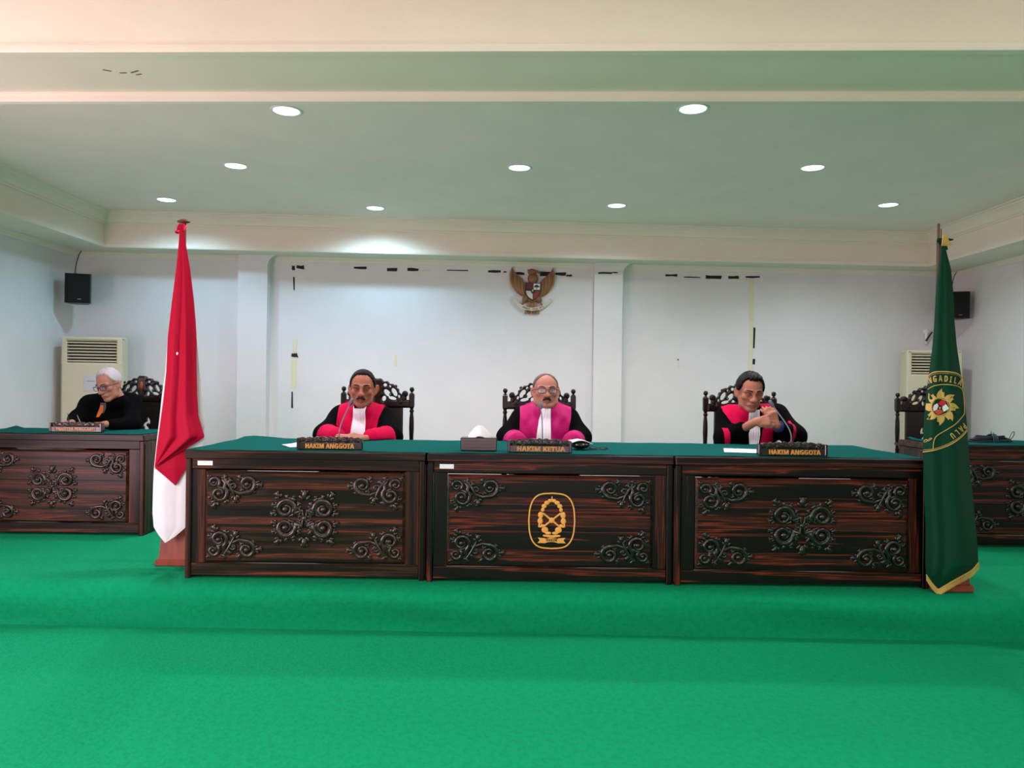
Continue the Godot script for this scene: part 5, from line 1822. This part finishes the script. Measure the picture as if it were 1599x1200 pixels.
	run.call([Vector2(165, 165), Vector2(240, 125), Vector2(380, 115), Vector2(520, 130), Vector2(590, 165), Vector2(612, 220)], 0.0012, "gold_stripe")
	run.call([Vector2(158, 330), Vector2(240, 282), Vector2(380, 263), Vector2(520, 277), Vector2(600, 312), Vector2(630, 370), Vector2(645, 500), Vector2(648, 640), Vector2(610, 705), Vector2(520, 800), Vector2(400, 875), Vector2(295, 938), Vector2(250, 990), Vector2(232, 1060), Vector2(230, 1128)], 0.0026, "gold_stripe")
	run.call([Vector2(95, 1168), Vector2(250, 1142), Vector2(450, 1072), Vector2(600, 972), Vector2(684, 880)], 0.0036, "gold_stripe")
	run.call([Vector2(95, 1140), Vector2(250, 1122), Vector2(450, 1048), Vector2(600, 950), Vector2(684, 855)], 0.0016, "gold_stripe")
	run.call([Vector2(105, 1015), Vector2(135, 1000), Vector2(160, 1020), Vector2(190, 1005), Vector2(212, 985), Vector2(185, 985), Vector2(160, 1010), Vector2(135, 1030), Vector2(105, 1030), Vector2(118, 1010), Vector2(150, 1000)], 0.0018, "gold_flourish")
	# lettering: the part of the upper and lower words that the folds leave in view
	for q in [["N", 180, 210, 12.0], ["G", 250, 190, 4.0], ["A", 325, 184, 1.0], ["D", 400, 188, -3.0], ["I", 464, 197, -10.0], ["L", 524, 211, -12.0], ["A", 590, 238, -22.0], ["P", 645, 818, 219.0], ["A", 603, 860, 219.0], ["L", 552, 903, 219.0], ["U", 487, 948, 219.0]]:
		var lb := Buf.new()
		var ca := cos(deg_to_rad(q[3]))
		var sa := sin(deg_to_rad(q[3]))
		laid_words(lb, q[0], 82.0, func(x, y): return zp.call(q[1] + (0.66 * x * ca - y * sa), q[2] - (0.66 * x * sa + y * ca)) + Vector3(0, 0, 0.001), 0.002, 0.0)
		part("letter", lb, gold, t)
	# flaming sun
	var poly := []
	for k in 8:
		var a0 := TAU * k / 8 + 0.12
		for q in [[150.0, 0.0], [176.0, 0.06], [206.0, 0.20], [250.0, 0.44], [214.0, 0.46], [196.0, 0.52], [206.0, 0.62], [176.0, 0.63], [156.0, 0.70]]:
			poly.append(Vector2(cos(a0 - q[1] + 0.25), -sin(a0 - q[1] + 0.25)) * q[0])
	var sun := Buf.new()
	var cen := Vector2(328, 565)
	for k in poly.size():
		var p0: Vector2 = poly[k]
		var p1: Vector2 = poly[(k + 1) % poly.size()]
		var q0 := p0.normalized() * 138.0
		var q1 := p1.normalized() * 138.0
		if (p0 - q0).length() + (p1 - q1).length() < 2.0:
			continue
		var f := []
		for q in [q0, p0, p1, q1]:
			f.append(zp.call(cen.x + q.x, cen.y + q.y))
		sun.face(f, f[0] - Vector3(0, 0, 1))
		for e in f.size():
			sun.v[sun.v.size() - 1 - e] += Vector3(0, 0, 0.0012)
	part("sun_flames", sun, gold, t, "gold flames round the emblem")
	for q in [[140.0, 122.0, gold, "sun_ring"], [122.0, 112.0, mat(Color(0.35, 0.33, 0.14), 0.7), "inner_ring"]]:
		var rb := Buf.new()
		for k in 40:
			var f := []
			for e in [[q[0], k], [q[0], k + 1], [q[1], k + 1], [q[1], k]]:
				f.append(zp.call(cen.x + cos(TAU * e[1] / 40.0) * e[0], cen.y + sin(TAU * e[1] / 40.0) * e[0]) + Vector3(0, 0, 0.002))
			rb.face(f, f[0] - Vector3(0, 0, 1))
		part(q[3], rb, q[2], t)
	for q in [[[[-40, -45], [15, -105], [62, -75], [72, -40], [18, -8]], Color(0.70, 0.06, 0.16)], [[[18, -4], [68, -38], [112, 18], [40, 65], [22, 30]], Color(0.82, 0.90, 0.86)], [[[-106, 10], [-88, -28], [-48, -50], [-32, -18], [-52, 35], [-98, 55]], Color(0.85, 0.85, 0.84)], [[[-92, 62], [-48, 36], [-8, 28], [34, 62], [10, 92], [-40, 94]], Color(0.80, 0.26, 0.20)]]:
		var f := []
		for e in q[0]:
			f.append(zp.call(cen.x + e[0], cen.y + e[1]) + Vector3(0, 0, 0.003))
		var sb := Buf.new()
		sb.face(f, f[0] - Vector3(0, 0, 1))
		part("shield_field", sb, mat(q[1], 0.7), t)
	var hub := Buf.new()
	ball(hub, zp.call(315, 577), Vector3(0.014, 0.014, 0.005), 6, 14)
	part("shield_hub", hub, M["chair_dark"], t)
	hub = Buf.new()
	ball(hub, zp.call(315, 577) + Vector3(0, 0, 0.003), Vector3(0.006, 0.006, 0.005), 6, 12)
	part("shield_star", hub, gold, t)
	# fringe: a braid and its hanging threads, along the lower hem and at the upper corner
	var hem := [[1445, 900], [1447, 906], [1452, 912], [1458, 918], [1465, 922.5], [1472, 919], [1482, 913], [1494, 906], [1507, 899], [1518, 892], [1527.4, 881]]
	b = Buf.new()
	var braid := []
	for q in curve(hem.map(func(e): return Vector3(e[0], e[1], 0)), 60):
		var p: Vector3 = on.call(q.x, q.y - 2.0)
		braid.append(p)
		for s in 3:
			var r := p + Vector3(0.0012 * s, 0, 0.001 * (s % 2))
			tube(b, [r, r + Vector3(0.001, -0.018, 0.002), r + Vector3(0.0, -0.033 - 0.004 * ((braid.size() * 7 + s * 3) % 4) / 4.0, 0.003)], [0.0016, 0.0018, 0.0012], 4)
	tube(b, braid, [0.004], 6)
	part("fringe", b, gold, t, "gold fringe along the hem")
	b = Buf.new()
	for s in 7:
		var p: Vector3 = at(1471.5 + s * 0.5, 367, dz) - o + Vector3(0, 0, 0.01)
		tube(b, [p, p + Vector3(-0.004 + 0.003 * s, -0.03, 0.004), p + Vector3(-0.008 + 0.007 * s, -0.066, 0.003)], [0.003, 0.004, 0.003], 6)
	part("fringe", b, gold, t, "gold fringe at the upper corner")

# ---- small things ----
func nameplate(label: String, p: Vector3, turn: float, w: float, text: String, dark: bool, flat_text: bool, arch: float) -> void:
	var t := thing("nameplate", label, "nameplate", p, turn, "desk nameplates")
	var wd: Material = M["carved_dark"] if dark else M["carved_brown"]
	var b := Buf.new()
	bx(b, Vector3(0, 0.022, 0), Vector3(w, 0.044, 0.05), 0.004)
	part("board", b, wd, t)
	b = Buf.new()
	fretwork(b, Vector2(-w / 2, 0.04), Vector2(w / 2, 0.10 + arch), 0.004, func(x, y):
		var top: float = 0.070 + arch * (1.0 - pow(x / (w * 0.5), 2.0)) + 0.0035 * cos(x * 150.0)
		return maxf(y - top, maxf(0.042 - y, absf(x) - w / 2 + 0.006)), -0.016, 0.010, 0.005, 0.008)
	var n := 7
	for k in n:
		var x := (k + 0.5 - n / 2.0) * w * 0.92 / n
		var yy := 0.058 + arch * 0.6 * (1.0 - pow(x / (w * 0.5), 2.0))
		var q := Buf.new()
		volute(q, Vector2(0, 0), 15 + arch * 200, 1.0 + k, (1.1 if k % 2 == 0 else -1.1), 3.2)
		leaf(q, Vector2(19, 6), 0.4 if k % 2 == 0 else -0.6, 13)
		b.join(q, Transform3D(Basis.from_scale(Vector3((1.0 if x < 0 else -1.0), 1, 1) * 0.00105), Vector3(x, yy, 0.013)))
	part("carved_crest", b, wd, t)
	for s in [-1, 1]:
		b = Buf.new()
		bx(b, Vector3(s * (w / 2 - 0.009), 0.036, 0.004), Vector3(0.018, 0.07, 0.05), 0.004)
		part("end_block", b, wd, t)
	b = Buf.new()
	for q in [Vector2(-0.0007, 0), Vector2(0, 0.0003), Vector2(0.0007, -0.0003)]:   # heavy letters: three strokes side by side
		laid_words(b, text, 0.027, func(x, y): return Vector3(x + q.x + (0.004 if not dark else 0.01), 0.0225 + y + q.y, 0.026), 0.006, w * 0.74)
	part("lettering", b, mat(Color(0.95, 0.78, 0.68), 0.6) if flat_text else mat(Color(1.0, 0.74, 0.38), 0.5), t)
	if flat_text:
		b = Buf.new()
		bx(b, Vector3(0, 0.0225, 0.0252), Vector3(w * 0.78, 0.030, 0.002), 0.0005)
		part("text_strip", b, mat(Color(0.50, 0.33, 0.27), 0.6), t)

func microphone(label: String, base: Vector3, tip: Vector3, bend: Vector3) -> void:
	var t := thing("microphone", label, "microphone", base, 0.0, "desk microphones")
	var b := Buf.new()
	bx(b, Vector3(0, 0.016, 0), Vector3(0.10, 0.032, 0.12), 0.008)
	part("base", b, M["black_plastic"], t)
	var e := tip - base
	b = Buf.new()
	var c := curve([Vector3(0, 0.03, 0), bend, e], 20)
	tube(b, c, [0.0042], 8)
	part("gooseneck", b, mat(Color(0.50, 0.50, 0.53), 0.35, 0.5), t)
	b = Buf.new()
	var d: Vector3 = (c[20] - c[19]).normalized()
	tube(b, [e - d * 0.01, e, e + d * 0.015, e + d * 0.032, e + d * 0.04], [0.006, 0.011, 0.0125, 0.0125, 0.009], 12)
	part("capsule", b, mat(Color(0.36, 0.36, 0.44), 0.45, 0.3), t)

func paper(label: String, p: Vector3, size: Vector2, turn: float, lift := 0.0) -> void:
	var b := Buf.new()
	var ca := cos(turn)
	var sa := sin(turn)
	sheet(b, 8, 8, func(u, v):
		var x: float = (u - 0.5) * size.x
		var z: float = (v - 0.5) * size.y
		return Vector3(x * ca + z * sa, 0.0015 + lift * pow(u, 2.0) * (1.0 - v), -x * sa + z * ca), 0.0012)
	var o := part("paper", b, M["paper"])
	o.position = p
	tag(o, label, "paper")

func speaker(label: String, p: Vector3, turn: float, wire: Array, back: Vector3) -> void:
	var t := thing("speaker", label, "speaker", p, turn)
	var b := Buf.new()
	var poly := PackedVector2Array([Vector2(-0.12, 0.11), Vector2(-0.12, 0.05), Vector2(-0.06, -0.11), Vector2(0.06, -0.11), Vector2(0.12, 0.05), Vector2(0.12, 0.11)])
	extrude(b, poly, -0.155, 0.155, Transform3D(Basis(Vector3(1, 0, 0), Vector3(0, 0, 1), Vector3(0, 1, 0)), Vector3.ZERO))
	part("cabinet", b, M["black_plastic"], t)
	b = Buf.new()
	bx(b, Vector3(0, 0, 0.113), Vector3(0.232, 0.302, 0.012), 0.006)
	part("grille", b, M["grille_cloth"], t)
	b = Buf.new()
	bx(b, Vector3(0.02, -0.115, 0.1205), Vector3(0.035, 0.008, 0.003), 0.001)
	part("badge", b, M["steel"], t)
	b = Buf.new()
	var inv := Basis(Vector3.UP, -turn)
	tube(b, [Vector3(0, 0, -0.10), inv * (back - p)], [0.015], 8)
	part("bracket", b, M["black_plastic"], t)
	b = Buf.new()
	var w := []
	for q in wire:
		w.append(inv * (q - p))
	tube(b, curve(w, 16), [0.005], 6)
	part("cable", b, M["black_plastic"], t)

func air_conditioner(label: String, p: Vector3, turn: float) -> Node3D:
	var t := thing("air_conditioner", label, "air conditioner", p, turn, "floor-standing air conditioners")
	var b := Buf.new()
	var h := 1.635
	bx(b, Vector3(0, 0.03, -0.10), Vector3(0.57, 0.06, 0.20), 0.004)
	part("plinth", b, M["slot_black"], t)
	# a hollow front round the outlet: four frame pieces and the casing behind
	b = Buf.new()
	bx(b, Vector3(0, 0.06 + (h - 0.06) / 2, -0.13), Vector3(0.60, h - 0.06, 0.16), 0.02)
	bx(b, Vector3(0, 0.71, -0.03), Vector3(0.60, 1.30, 0.09), 0.018)
	bx(b, Vector3(0, 1.612, -0.03), Vector3(0.60, 0.046, 0.09), 0.018)
	for s in [-1, 1]:
		bx(b, Vector3(s * 0.272, 1.48, -0.03), Vector3(0.056, 0.30, 0.09), 0.012)
	part("casing", b, M["beige_plastic"], t)
	b = Buf.new()
	bx(b, Vector3(0, 1.475, -0.045), Vector3(0.49, 0.232, 0.01), 0.0)
	part("outlet", b, M["slot_black"], t)
	for k in 7:
		b = Buf.new()
		bx(b, Vector3.ZERO, Vector3(0.488, 0.012, 0.030), 0.003, Transform3D(Basis(Vector3.RIGHT, 0.35), Vector3(0, 1.378 + k * 0.0325, -0.012)))
		part("louvre", b, M["beige_plastic"], t)
	for s in [-1, 1]:
		for k in 3:
			b = Buf.new()
			bx(b, Vector3(s * (0.235 - 0.022 * k), 1.475, -0.026), Vector3(0.003, 0.22, 0.016), 0.001)
			part("vane", b, M["slot_black"], t)
	b = Buf.new()
	bx(b, Vector3(-0.01, 1.145, 0.0165), Vector3(0.125, 0.17, 0.003), 0.001)
	part("notice", b, M["grey_paper"], t, "pale grey sticker")
	b = Buf.new()
	bx(b, Vector3(0.0, 1.165, 0.0185), Vector3(0.075, 0.006, 0.001), 0.0)
	part("notice_line", b, mat(Color(0.45, 0.44, 0.5), 0.7), t)
	return t

func wall_emblem() -> void:
	var x0 := at(830.6, 457, 8.98).x
	var o := Vector3(x0, at(830.6, 457, 8.98).y, back_z(x0) + 0.012)
	var t := thing("wall_emblem", "carved bird emblem with a quartered shield, high on the back wall", "emblem", o, atan(0.0688))
	var u := 0.000676
	var P := func(x: float, y: float, z := 0.0) -> Vector3: return Vector3((x - 770.0) * u, (620.0 - y) * u, z)
	var gilt: Material = mat(Color(0.52, 0.33, 0.19), 0.4)
	var gilt2: Material = mat(Color(0.60, 0.42, 0.25), 0.4)
	var b: Buf
	for s in [1.0, -1.0]:
		b = Buf.new()
		var pl := PackedVector2Array()
		for q in [[420, 200], [384, 300], [385, 400], [410, 490], [450, 570], [510, 640], [580, 690], [645, 700], [648, 480], [600, 400], [530, 345], [450, 270]]:
			pl.append(Vector2(s * (q[0] - 770) * u, (620 - q[1]) * u))
		extrude(b, pl, 0.0, 0.022)
		part("wing", b, gilt, t)
		for k in 7:
			b = Buf.new()
			var f := k / 6.0
			var a0 := Vector2(lerpf(415, 600, f), lerpf(225, 430, f))
			var a2 := Vector2(lerpf(520, 640, pow(f, 0.7)), lerpf(650, 690, f))
			var a1 := a0.lerp(a2, 0.5) + Vector2(lerpf(-62, -20, f), lerpf(20, 20, f))
			var pts := []
			for q in curve([Vector3(a0.x, a0.y, 0), Vector3(a1.x, a1.y, 0), Vector3(a2.x, a2.y, 0)], 12):
				var e: Vector3 = P.call(q.x, q.y, 0.024 + 0.004 * f)
				pts.append(Vector3(s * e.x, e.y, e.z))
			tube(b, pts, [0.004, 0.007, 0.009, 0.010, 0.011, 0.011, 0.011, 0.011, 0.011, 0.010, 0.009, 0.007, 0.004], 8, Vector3(1, 1, 0.7))
			part("feather", b, gilt2 if k % 2 == 0 else gilt, t)
	b = Buf.new()
	ball(b, P.call(780, 400, 0.03), Vector3(0.062, 0.07, 0.04), 10, 16)
	ball(b, P.call(760, 290, 0.045), Vector3(0.05, 0.04, 0.035), 10, 16)
	tube(b, curve([P.call(790, 280, 0.06), P.call(850, 285, 0.07), P.call(890, 305, 0.068), P.call(895, 330, 0.062)], 8), [0.022, 0.02, 0.017, 0.015, 0.013, 0.011, 0.008, 0.006, 0.003], 8)
	tube(b, curve([P.call(740, 270, 0.04), P.call(700, 250, 0.03), P.call(680, 258, 0.028)], 6), [0.012, 0.012, 0.01, 0.009, 0.007, 0.005, 0.003], 6)
	ball(b, P.call(770, 640, 0.02), Vector3(0.085, 0.12, 0.03), 10, 16)
	for s in [-1.0, 1.0]:
		ball(b, P.call(770 + s * 110, 740, 0.02), Vector3(0.036, 0.055, 0.028), 8, 12, Basis(Vector3(0, 0, 1), s * 0.5))
		tube(b, [P.call(770 + s * 130, 780, 0.025), P.call(770 + s * 175, 850, 0.03)], [0.014, 0.010], 8)
		for k in 3:
			tube(b, [P.call(770 + s * 175, 845, 0.03), P.call(770 + s * (150 + 30 * k), 885, 0.036)], [0.008, 0.005], 6)
	part("bird_body", b, gilt, t)
	for k in 5:
		b = Buf.new()
		var f := k / 4.0 * 2.0 - 1.0
		tube(b, [P.call(770 + f * 30, 760, 0.014), P.call(770 + f * 70, 880, 0.018), P.call(770 + f * 110, 990, 0.014)], [0.014, 0.017, 0.015], 8, Vector3(1, 1, 0.6))
		part("tail_feather", b, gilt2 if k % 2 == 0 else gilt, t)
	# shield
	var sh := [[655, 468], [908, 476], [905, 600], [885, 680], [840, 735], [775, 772], [710, 735], [668, 680], [650, 600]]
	b = Buf.new()
	var pl2 := PackedVector2Array()
	for q in sh:
		pl2.append(Vector2((q[0] - 770) * u, (620 - q[1]) * u))
	extrude(b, pl2, 0.03, 0.056)
	part("shield", b, mat(Color(0.05, 0.03, 0.04), 0.4), t)
	for f in [[[[668, 480], [778, 482], [778, 575], [664, 575]], Color(0.38, 0.02, 0.08)], [[[788, 486], [898, 488], [896, 590], [788, 590]], Color(0.86, 0.85, 0.80)], [[[658, 612], [730, 612], [775, 670], [775, 758], [712, 722], [672, 672]], Color(0.78, 0.76, 0.70)], [[[784, 668], [830, 612], [896, 612], [876, 676], [832, 728], [784, 758]], Color(0.55, 0.16, 0.15)]]:
		b = Buf.new()
		var p3 := PackedVector2Array()
		for q in f[0]:
			p3.append(Vector2((q[0] - 770) * u, (620 - q[1]) * u))
		extrude(b, p3, 0.055, 0.0585)
		part("shield_field", b, mat(f[1], 0.5), t)
	b = Buf.new()
	for q in [[840, 525, 34, 20], [815, 538, 20, 14], [868, 536, 20, 14]]:
		ball(b, P.call(q[0], q[1], 0.058), Vector3(q[2] * u, q[3] * u, 0.004), 6, 12)
	tube(b, [P.call(841, 540, 0.059), P.call(842, 580, 0.059)], [0.005], 6)
	part("shield_tree", b, mat(Color(0.10, 0.12, 0.07), 0.6), t)
	b = Buf.new()
	ball(b, P.call(772, 605, 0.06), Vector3(0.010, 0.014, 0.004), 6, 12)
	part("shield_star", b, mat(Color(0.75, 0.68, 0.5), 0.5), t)
	# ribbon with its motto
	var arc := [Vector2(430, 705), Vector2(480, 790), Vector2(560, 860), Vector2(660, 905), Vector2(770, 922), Vector2(880, 905), Vector2(980, 860), Vector2(1050, 790), Vector2(1100, 735)]
	var rib := func(f: float, v: float) -> Vector3:
		var i := mini(int(f * 8.0), 7)
		var q: Vector2 = arc[i].lerp(arc[i + 1], f * 8.0 - i)
		var d: Vector2 = (arc[i + 1] - arc[i]).normalized()
		var nn := Vector2(-d.y, d.x)
		q += nn * v * 34.0
		return P.call(q.x, q.y, 0.046 - 0.02 * pow(2.0 * f - 1.0, 2.0) + 0.005 * sin(f * 25.0))
	b = Buf.new()
	sheet(b, 40, 2, func(uu, vv): return rib.call(uu, vv * 1.6 - 0.8), 0.004)
	part("ribbon", b, mat(Color(0.80, 0.75, 0.68), 0.5), t)
	for q in [["BHINNEKA", 0.385, 0.20], ["TUNGGAL", 0.555, 0.16], ["IKA", 0.66, 0.07]]:
		b = Buf.new()
		laid_words(b, q[0], 0.55, func(x, y): return rib.call(q[1] + x * q[2] * 0.75, -y * 1.2) + Vector3(0, 0, 0.001), 0.001, 1.0)
		part("lettering", b, mat(Color(0.04, 0.03, 0.03), 0.6), t)

func build_small_things() -> void:
	var top := DAIS + 0.769 + 0.0074
	var on := func(px: float, depth: float) -> Vector3:
		var p := at(px, 695, depth)
		return Vector3(p.x, top, p.z)
	nameplate("carved brown nameplate with gold words in front of the left judge", on.call(515.5, 4.72) , 0.02, 0.395, "HAKIM ANGGOTA", false, false, 0.006)
	nameplate("dark arched nameplate with larger gold words in front of the centre judge", on.call(842.5, 4.70), -0.02, 0.39, "HAKIM KETUA", true, false, 0.012)
	nameplate("dark carved nameplate with gold words in front of the right judge", on.call(1236.5, 4.69), -0.03, 0.415, "HAKIM ANGGOTA", true, false, 0.012)
	nameplate("small brown nameplate with a pale text strip on the clerk's side desk", on.call(120, 5.99), 0.03, 0.40, "PANITERA PENGGANTI", false, true, 0.004)
	var mb: Vector3 = on.call(528, 5.05)
	microphone("grey gooseneck microphone leaning right in front of the left judge", mb, at(546.5, 632, 5.1), (at(533, 662, 5.05) - mb))
	mb = on.call(847, 5.05)
	microphone("straight grey gooseneck microphone in front of the centre judge's white bands", mb, at(844.8, 637, 5.1), (at(846.5, 660, 5.05) - mb))
	mb = on.call(1235, 5.05)
	microphone("grey gooseneck microphone leaning left in front of the right judge", mb, at(1207, 634, 5.1), (at(1233, 672, 5.05) - mb))
	# tissue box
	var t := thing("tissue_box", "dark carved tissue box with a white tissue sticking out, left of the centre nameplate", "tissue box", on.call(748, 4.80), 0.0)
	var b := Buf.new()
	bx(b, Vector3(0, 0.041, 0), Vector3(0.222, 0.080, 0.12), 0.004)
	part("box", b, M["carved_dark"], t)
	for r in 3:
		b = Buf.new()
		for k in 26:
			var x := (k - 12.5) * 0.0076
			ball(b, Vector3(x, 0.061 - r * 0.019, 0.0605), Vector3(0.0032, 0.0042 if r != 1 else 0.006, 0.002), 4, 6)
		part("bead_row", b, mat(Color(0.42, 0.30, 0.25), 0.5), t, "row of carved pale beads")
	b = Buf.new()
	sheet(b, 26, 12, func(u, v):
		var a: float = u * TAU
		var rr: float = (0.012 + 0.050 * (1.0 - pow(1.0 - v, 1.6))) * (1.0 + 0.16 * sin(a * 4.0 + v * 2.0))
		return Vector3(rr * cos(a) + 0.004, 0.152 - 0.072 * v * (1.0 + 0.12 * sin(a * 3.0)), 0.5 * rr * sin(a)), 0.001)
	part("tissue", b, mat(Color(0.95, 0.95, 0.97), 0.9), t)
	# papers
	paper("white folded paper corner lying left of the left judge's nameplate", on.call(466, 4.98), Vector2(0.16, 0.22), 0.5, 0.03)
	paper("white sheet of paper lying left of the right judge's nameplate", on.call(1158, 5.0), Vector2(0.22, 0.30), -0.25)
	# spectacle case and papers right of the centre plate
	t = thing("spectacle_case", "dark glossy case under a folded white paper, right of the centre nameplate", "case", on.call(906, 4.98), 0.1)
	b = Buf.new()
	ball(b, Vector3(0, 0.028, 0), Vector3(0.064, 0.027, 0.085), 10, 20)
	part("case", b, mat(Color(0.05, 0.055, 0.065), 0.15), t)
	b = Buf.new()
	sheet(b, 12, 6, func(u, v): return Vector3((u - 0.5) * 0.14, 0.056 + 0.006 * sin(u * 4.0) - 0.012 * pow(2.0 * u - 1.0, 2.0), (v - 0.5) * 0.12), 0.004)
	part("folded_paper", b, M["paper"], t)
	t = thing("eyeglasses", "folded dark eyeglasses lying right of the dark case", "eyeglasses", on.call(934, 4.98), 0.0)
	b = Buf.new()
	for s in [-1.0, 1.0]:
		var ring := []
		for k in 17:
			ring.append(Vector3(s * 0.033 + 0.026 * cos(TAU * k / 16), 0.010 + 0.010 * sin(TAU * k / 16), 0.03 + 0.006 * sin(TAU * k / 16)))
		tube(b, ring, [0.002], 6)
	tube(b, [Vector3(-0.008, 0.014, 0.033), Vector3(0.008, 0.014, 0.033)], [0.002], 6)
	part("frame", b, M["black_plastic"], t)
	for s in [-1.0, 1.0]:
		b = Buf.new()
		tube(b, curve([Vector3(s * 0.058, 0.014, 0.03), Vector3(s * 0.05, 0.008, 0.012), Vector3(-s * 0.03, 0.003, 0.006 - s * 0.006), Vector3(-s * 0.07, 0.003, 0.012)], 10), [0.0024], 6)
		part("temple", b, M["black_plastic"], t)
	# the clerk's desk: pen stand, card and paper
	t = thing("pen_stand", "small desk pen stand with two upright pens in front of the clerk", "pen stand", on.call(117, 6.065), 0.0)
	b = Buf.new()
	bx(b, Vector3(0, 0.012, 0), Vector3(0.16, 0.024, 0.07), 0.004)
	part("base", b, M["carved_dark"], t)
	for q in [[-0.045, -0.062, 0.140], [0.055, 0.012, 0.125]]:
		b = Buf.new()
		tube(b, [Vector3(q[0], 0.022, 0), Vector3(q[0] * 0.7 + q[1] * 0.3, 0.022 + q[2] * 0.35, 0), Vector3(q[1], q[2], -0.005)], [0.006, 0.0045, 0.0022], 8)
		part("pen", b, M["black_plastic"] if q[0] < 0 else mat(Color(0.45, 0.46, 0.48), 0.3, 0.6), t)
	t = thing("folded_card", "small white folded card standing beside the clerk's pens", "card", on.call(136.5, 6.075), 0.15)
	b = Buf.new()
	b.face([Vector3(-0.022, 0.001, 0.015), Vector3(0.016, 0.001, 0.015), Vector3(0.014, 0.075, 0.0)], Vector3(0, 0.02, -1))
	b.face([Vector3(-0.022, 0.001, -0.02), Vector3(0.016, 0.001, -0.02), Vector3(0.014, 0.075, -0.001)], Vector3(0, 0.02, 1))
	part("card", b, M["paper"], t)
	# coil of cord on the right side desk
	var cp := at(1546, 684, 6.15)
	t = thing("cord_coil", "flat coil of dark blue-green cord tied in the middle, on the far right desk", "cord", Vector3(cp.x, top, cp.z), 0.0)
	b = Buf.new()
	for k in 5:
		var loop := []
		for j in 33:
			var a := TAU * j / 32
			loop.append(Vector3((0.165 - 0.012 * k) * cos(a) + 0.006 * sin(a * 3 + k), 0.008 + 0.009 * k + 0.004 * sin(a * 2.0 + k * 1.7), (0.055 - 0.006 * k) * sin(a)))
		tube(b, loop, [0.0065], 6)
	part("loops", b, mat(Color(0.07, 0.12, 0.17), 0.6), t)
	b = Buf.new()
	for x in [-0.004, 0.012, 0.026]:
		tube(b, curve([Vector3(x, 0.004, 0.06), Vector3(x, 0.045, 0.05), Vector3(x + 0.004, 0.062, 0.0), Vector3(x, 0.04, -0.05)], 10), [0.005], 6)
	tube(b, [Vector3(0.0, 0.05, 0.02), Vector3(-0.006, 0.088, 0.02)], [0.004, 0.002], 5)
	tube(b, [Vector3(0.016, 0.05, 0.02), Vector3(0.014, 0.08, 0.02)], [0.004, 0.002], 5)
	part("tie", b, mat(Color(0.06, 0.26, 0.28), 0.6), t)
	b = Buf.new()
	tube(b, curve([Vector3(0.15, 0.02, 0.0), Vector3(0.165, 0.06, 0.0), Vector3(0.185, 0.085, 0.0), Vector3(0.192, 0.07, 0.0), Vector3(0.18, 0.04, 0.0), Vector3(0.16, 0.02, 0.0)], 20), [0.003], 6)
	part("loose_loop", b, mat(Color(0.22, 0.22, 0.26), 0.5), t)
	# speakers, air conditioners, wall things
	speaker("black wall speaker in the left corner above the air conditioner", at(124.5, 452, 8.25), 0.32, [at(117, 432, 8.25), at(118, 418, 8.3), at(122, 402, 8.4), at(127, 392, 8.5)], Vector3(WALL_W + 0.02, at(124, 452, 8.3).y, -8.55))
	speaker("black wall speaker at the right, partly behind the green flag", at(1492, 478, 9.0), -0.25, [at(1488, 458, 9.0), at(1487, 446, 9.05), at(1490, 432, 9.12), at(1494, 425, 9.2)], Vector3(WALL_E - 0.01, at(1492, 478, 9.0).y, -9.06))
	var ac := air_conditioner("cream floor-standing air conditioner with a grey sticker, in the left corner behind the clerk", Vector3(at(141.5, 600, 8.17).x, DAIS, -8.19), 0.16)
	dup(ac, "air_conditioner", Vector3(at(1460, 600, 8.78).x, DAIS, -8.80), -0.12, "cream floor-standing air conditioner at the right, half hidden by the green flag")
	wall_emblem()
	var wp := at(1451, 525, 9.2)
	t = thing("wall_phone", "small white wall bracket holding a black handle, above the right air conditioner", "wall bracket", Vector3(wp.x, wp.y, back_z(wp.x) + 0.012))
	b = Buf.new()
	ball(b, Vector3(0, 0.055, 0.0), Vector3(0.045, 0.04, 0.02), 8, 16)
	tube(b, [Vector3(-0.005, 0.04, 0.005), Vector3(-0.008, -0.02, 0.012), Vector3(-0.015, -0.09, 0.012)], [0.022, 0.018, 0.016], 8)
	part("bracket", b, M["white_plastic"], t)
	b = Buf.new()
	tube(b, [Vector3(0.05, 0.05, 0.035), Vector3(0.01, -0.005, 0.04), Vector3(-0.022, -0.055, 0.035)], [0.009, 0.010, 0.012], 8)
	part("handle", b, M["black_plastic"], t)
	# a dry leaf on the carpet
	var lp := at(991, 1066, 1.454 * LENS / 463.0)
	t = thing("leaf_scrap", "tiny dry brown leaf scrap lying on the green carpet in front", "leaf", Vector3(lp.x, 0.003, lp.z), 0.6)
	b = Buf.new()
	sheet(b, 8, 4, func(u, v): return Vector3((u - 0.5) * 0.018, 0.002 + 0.002 * sin(u * 5.0), (v - 0.5) * 0.008 * sin(PI * (0.1 + 0.8 * u))), 0.0006)
	part("blade", b, mat(Color(0.52, 0.38, 0.25), 0.8), t)
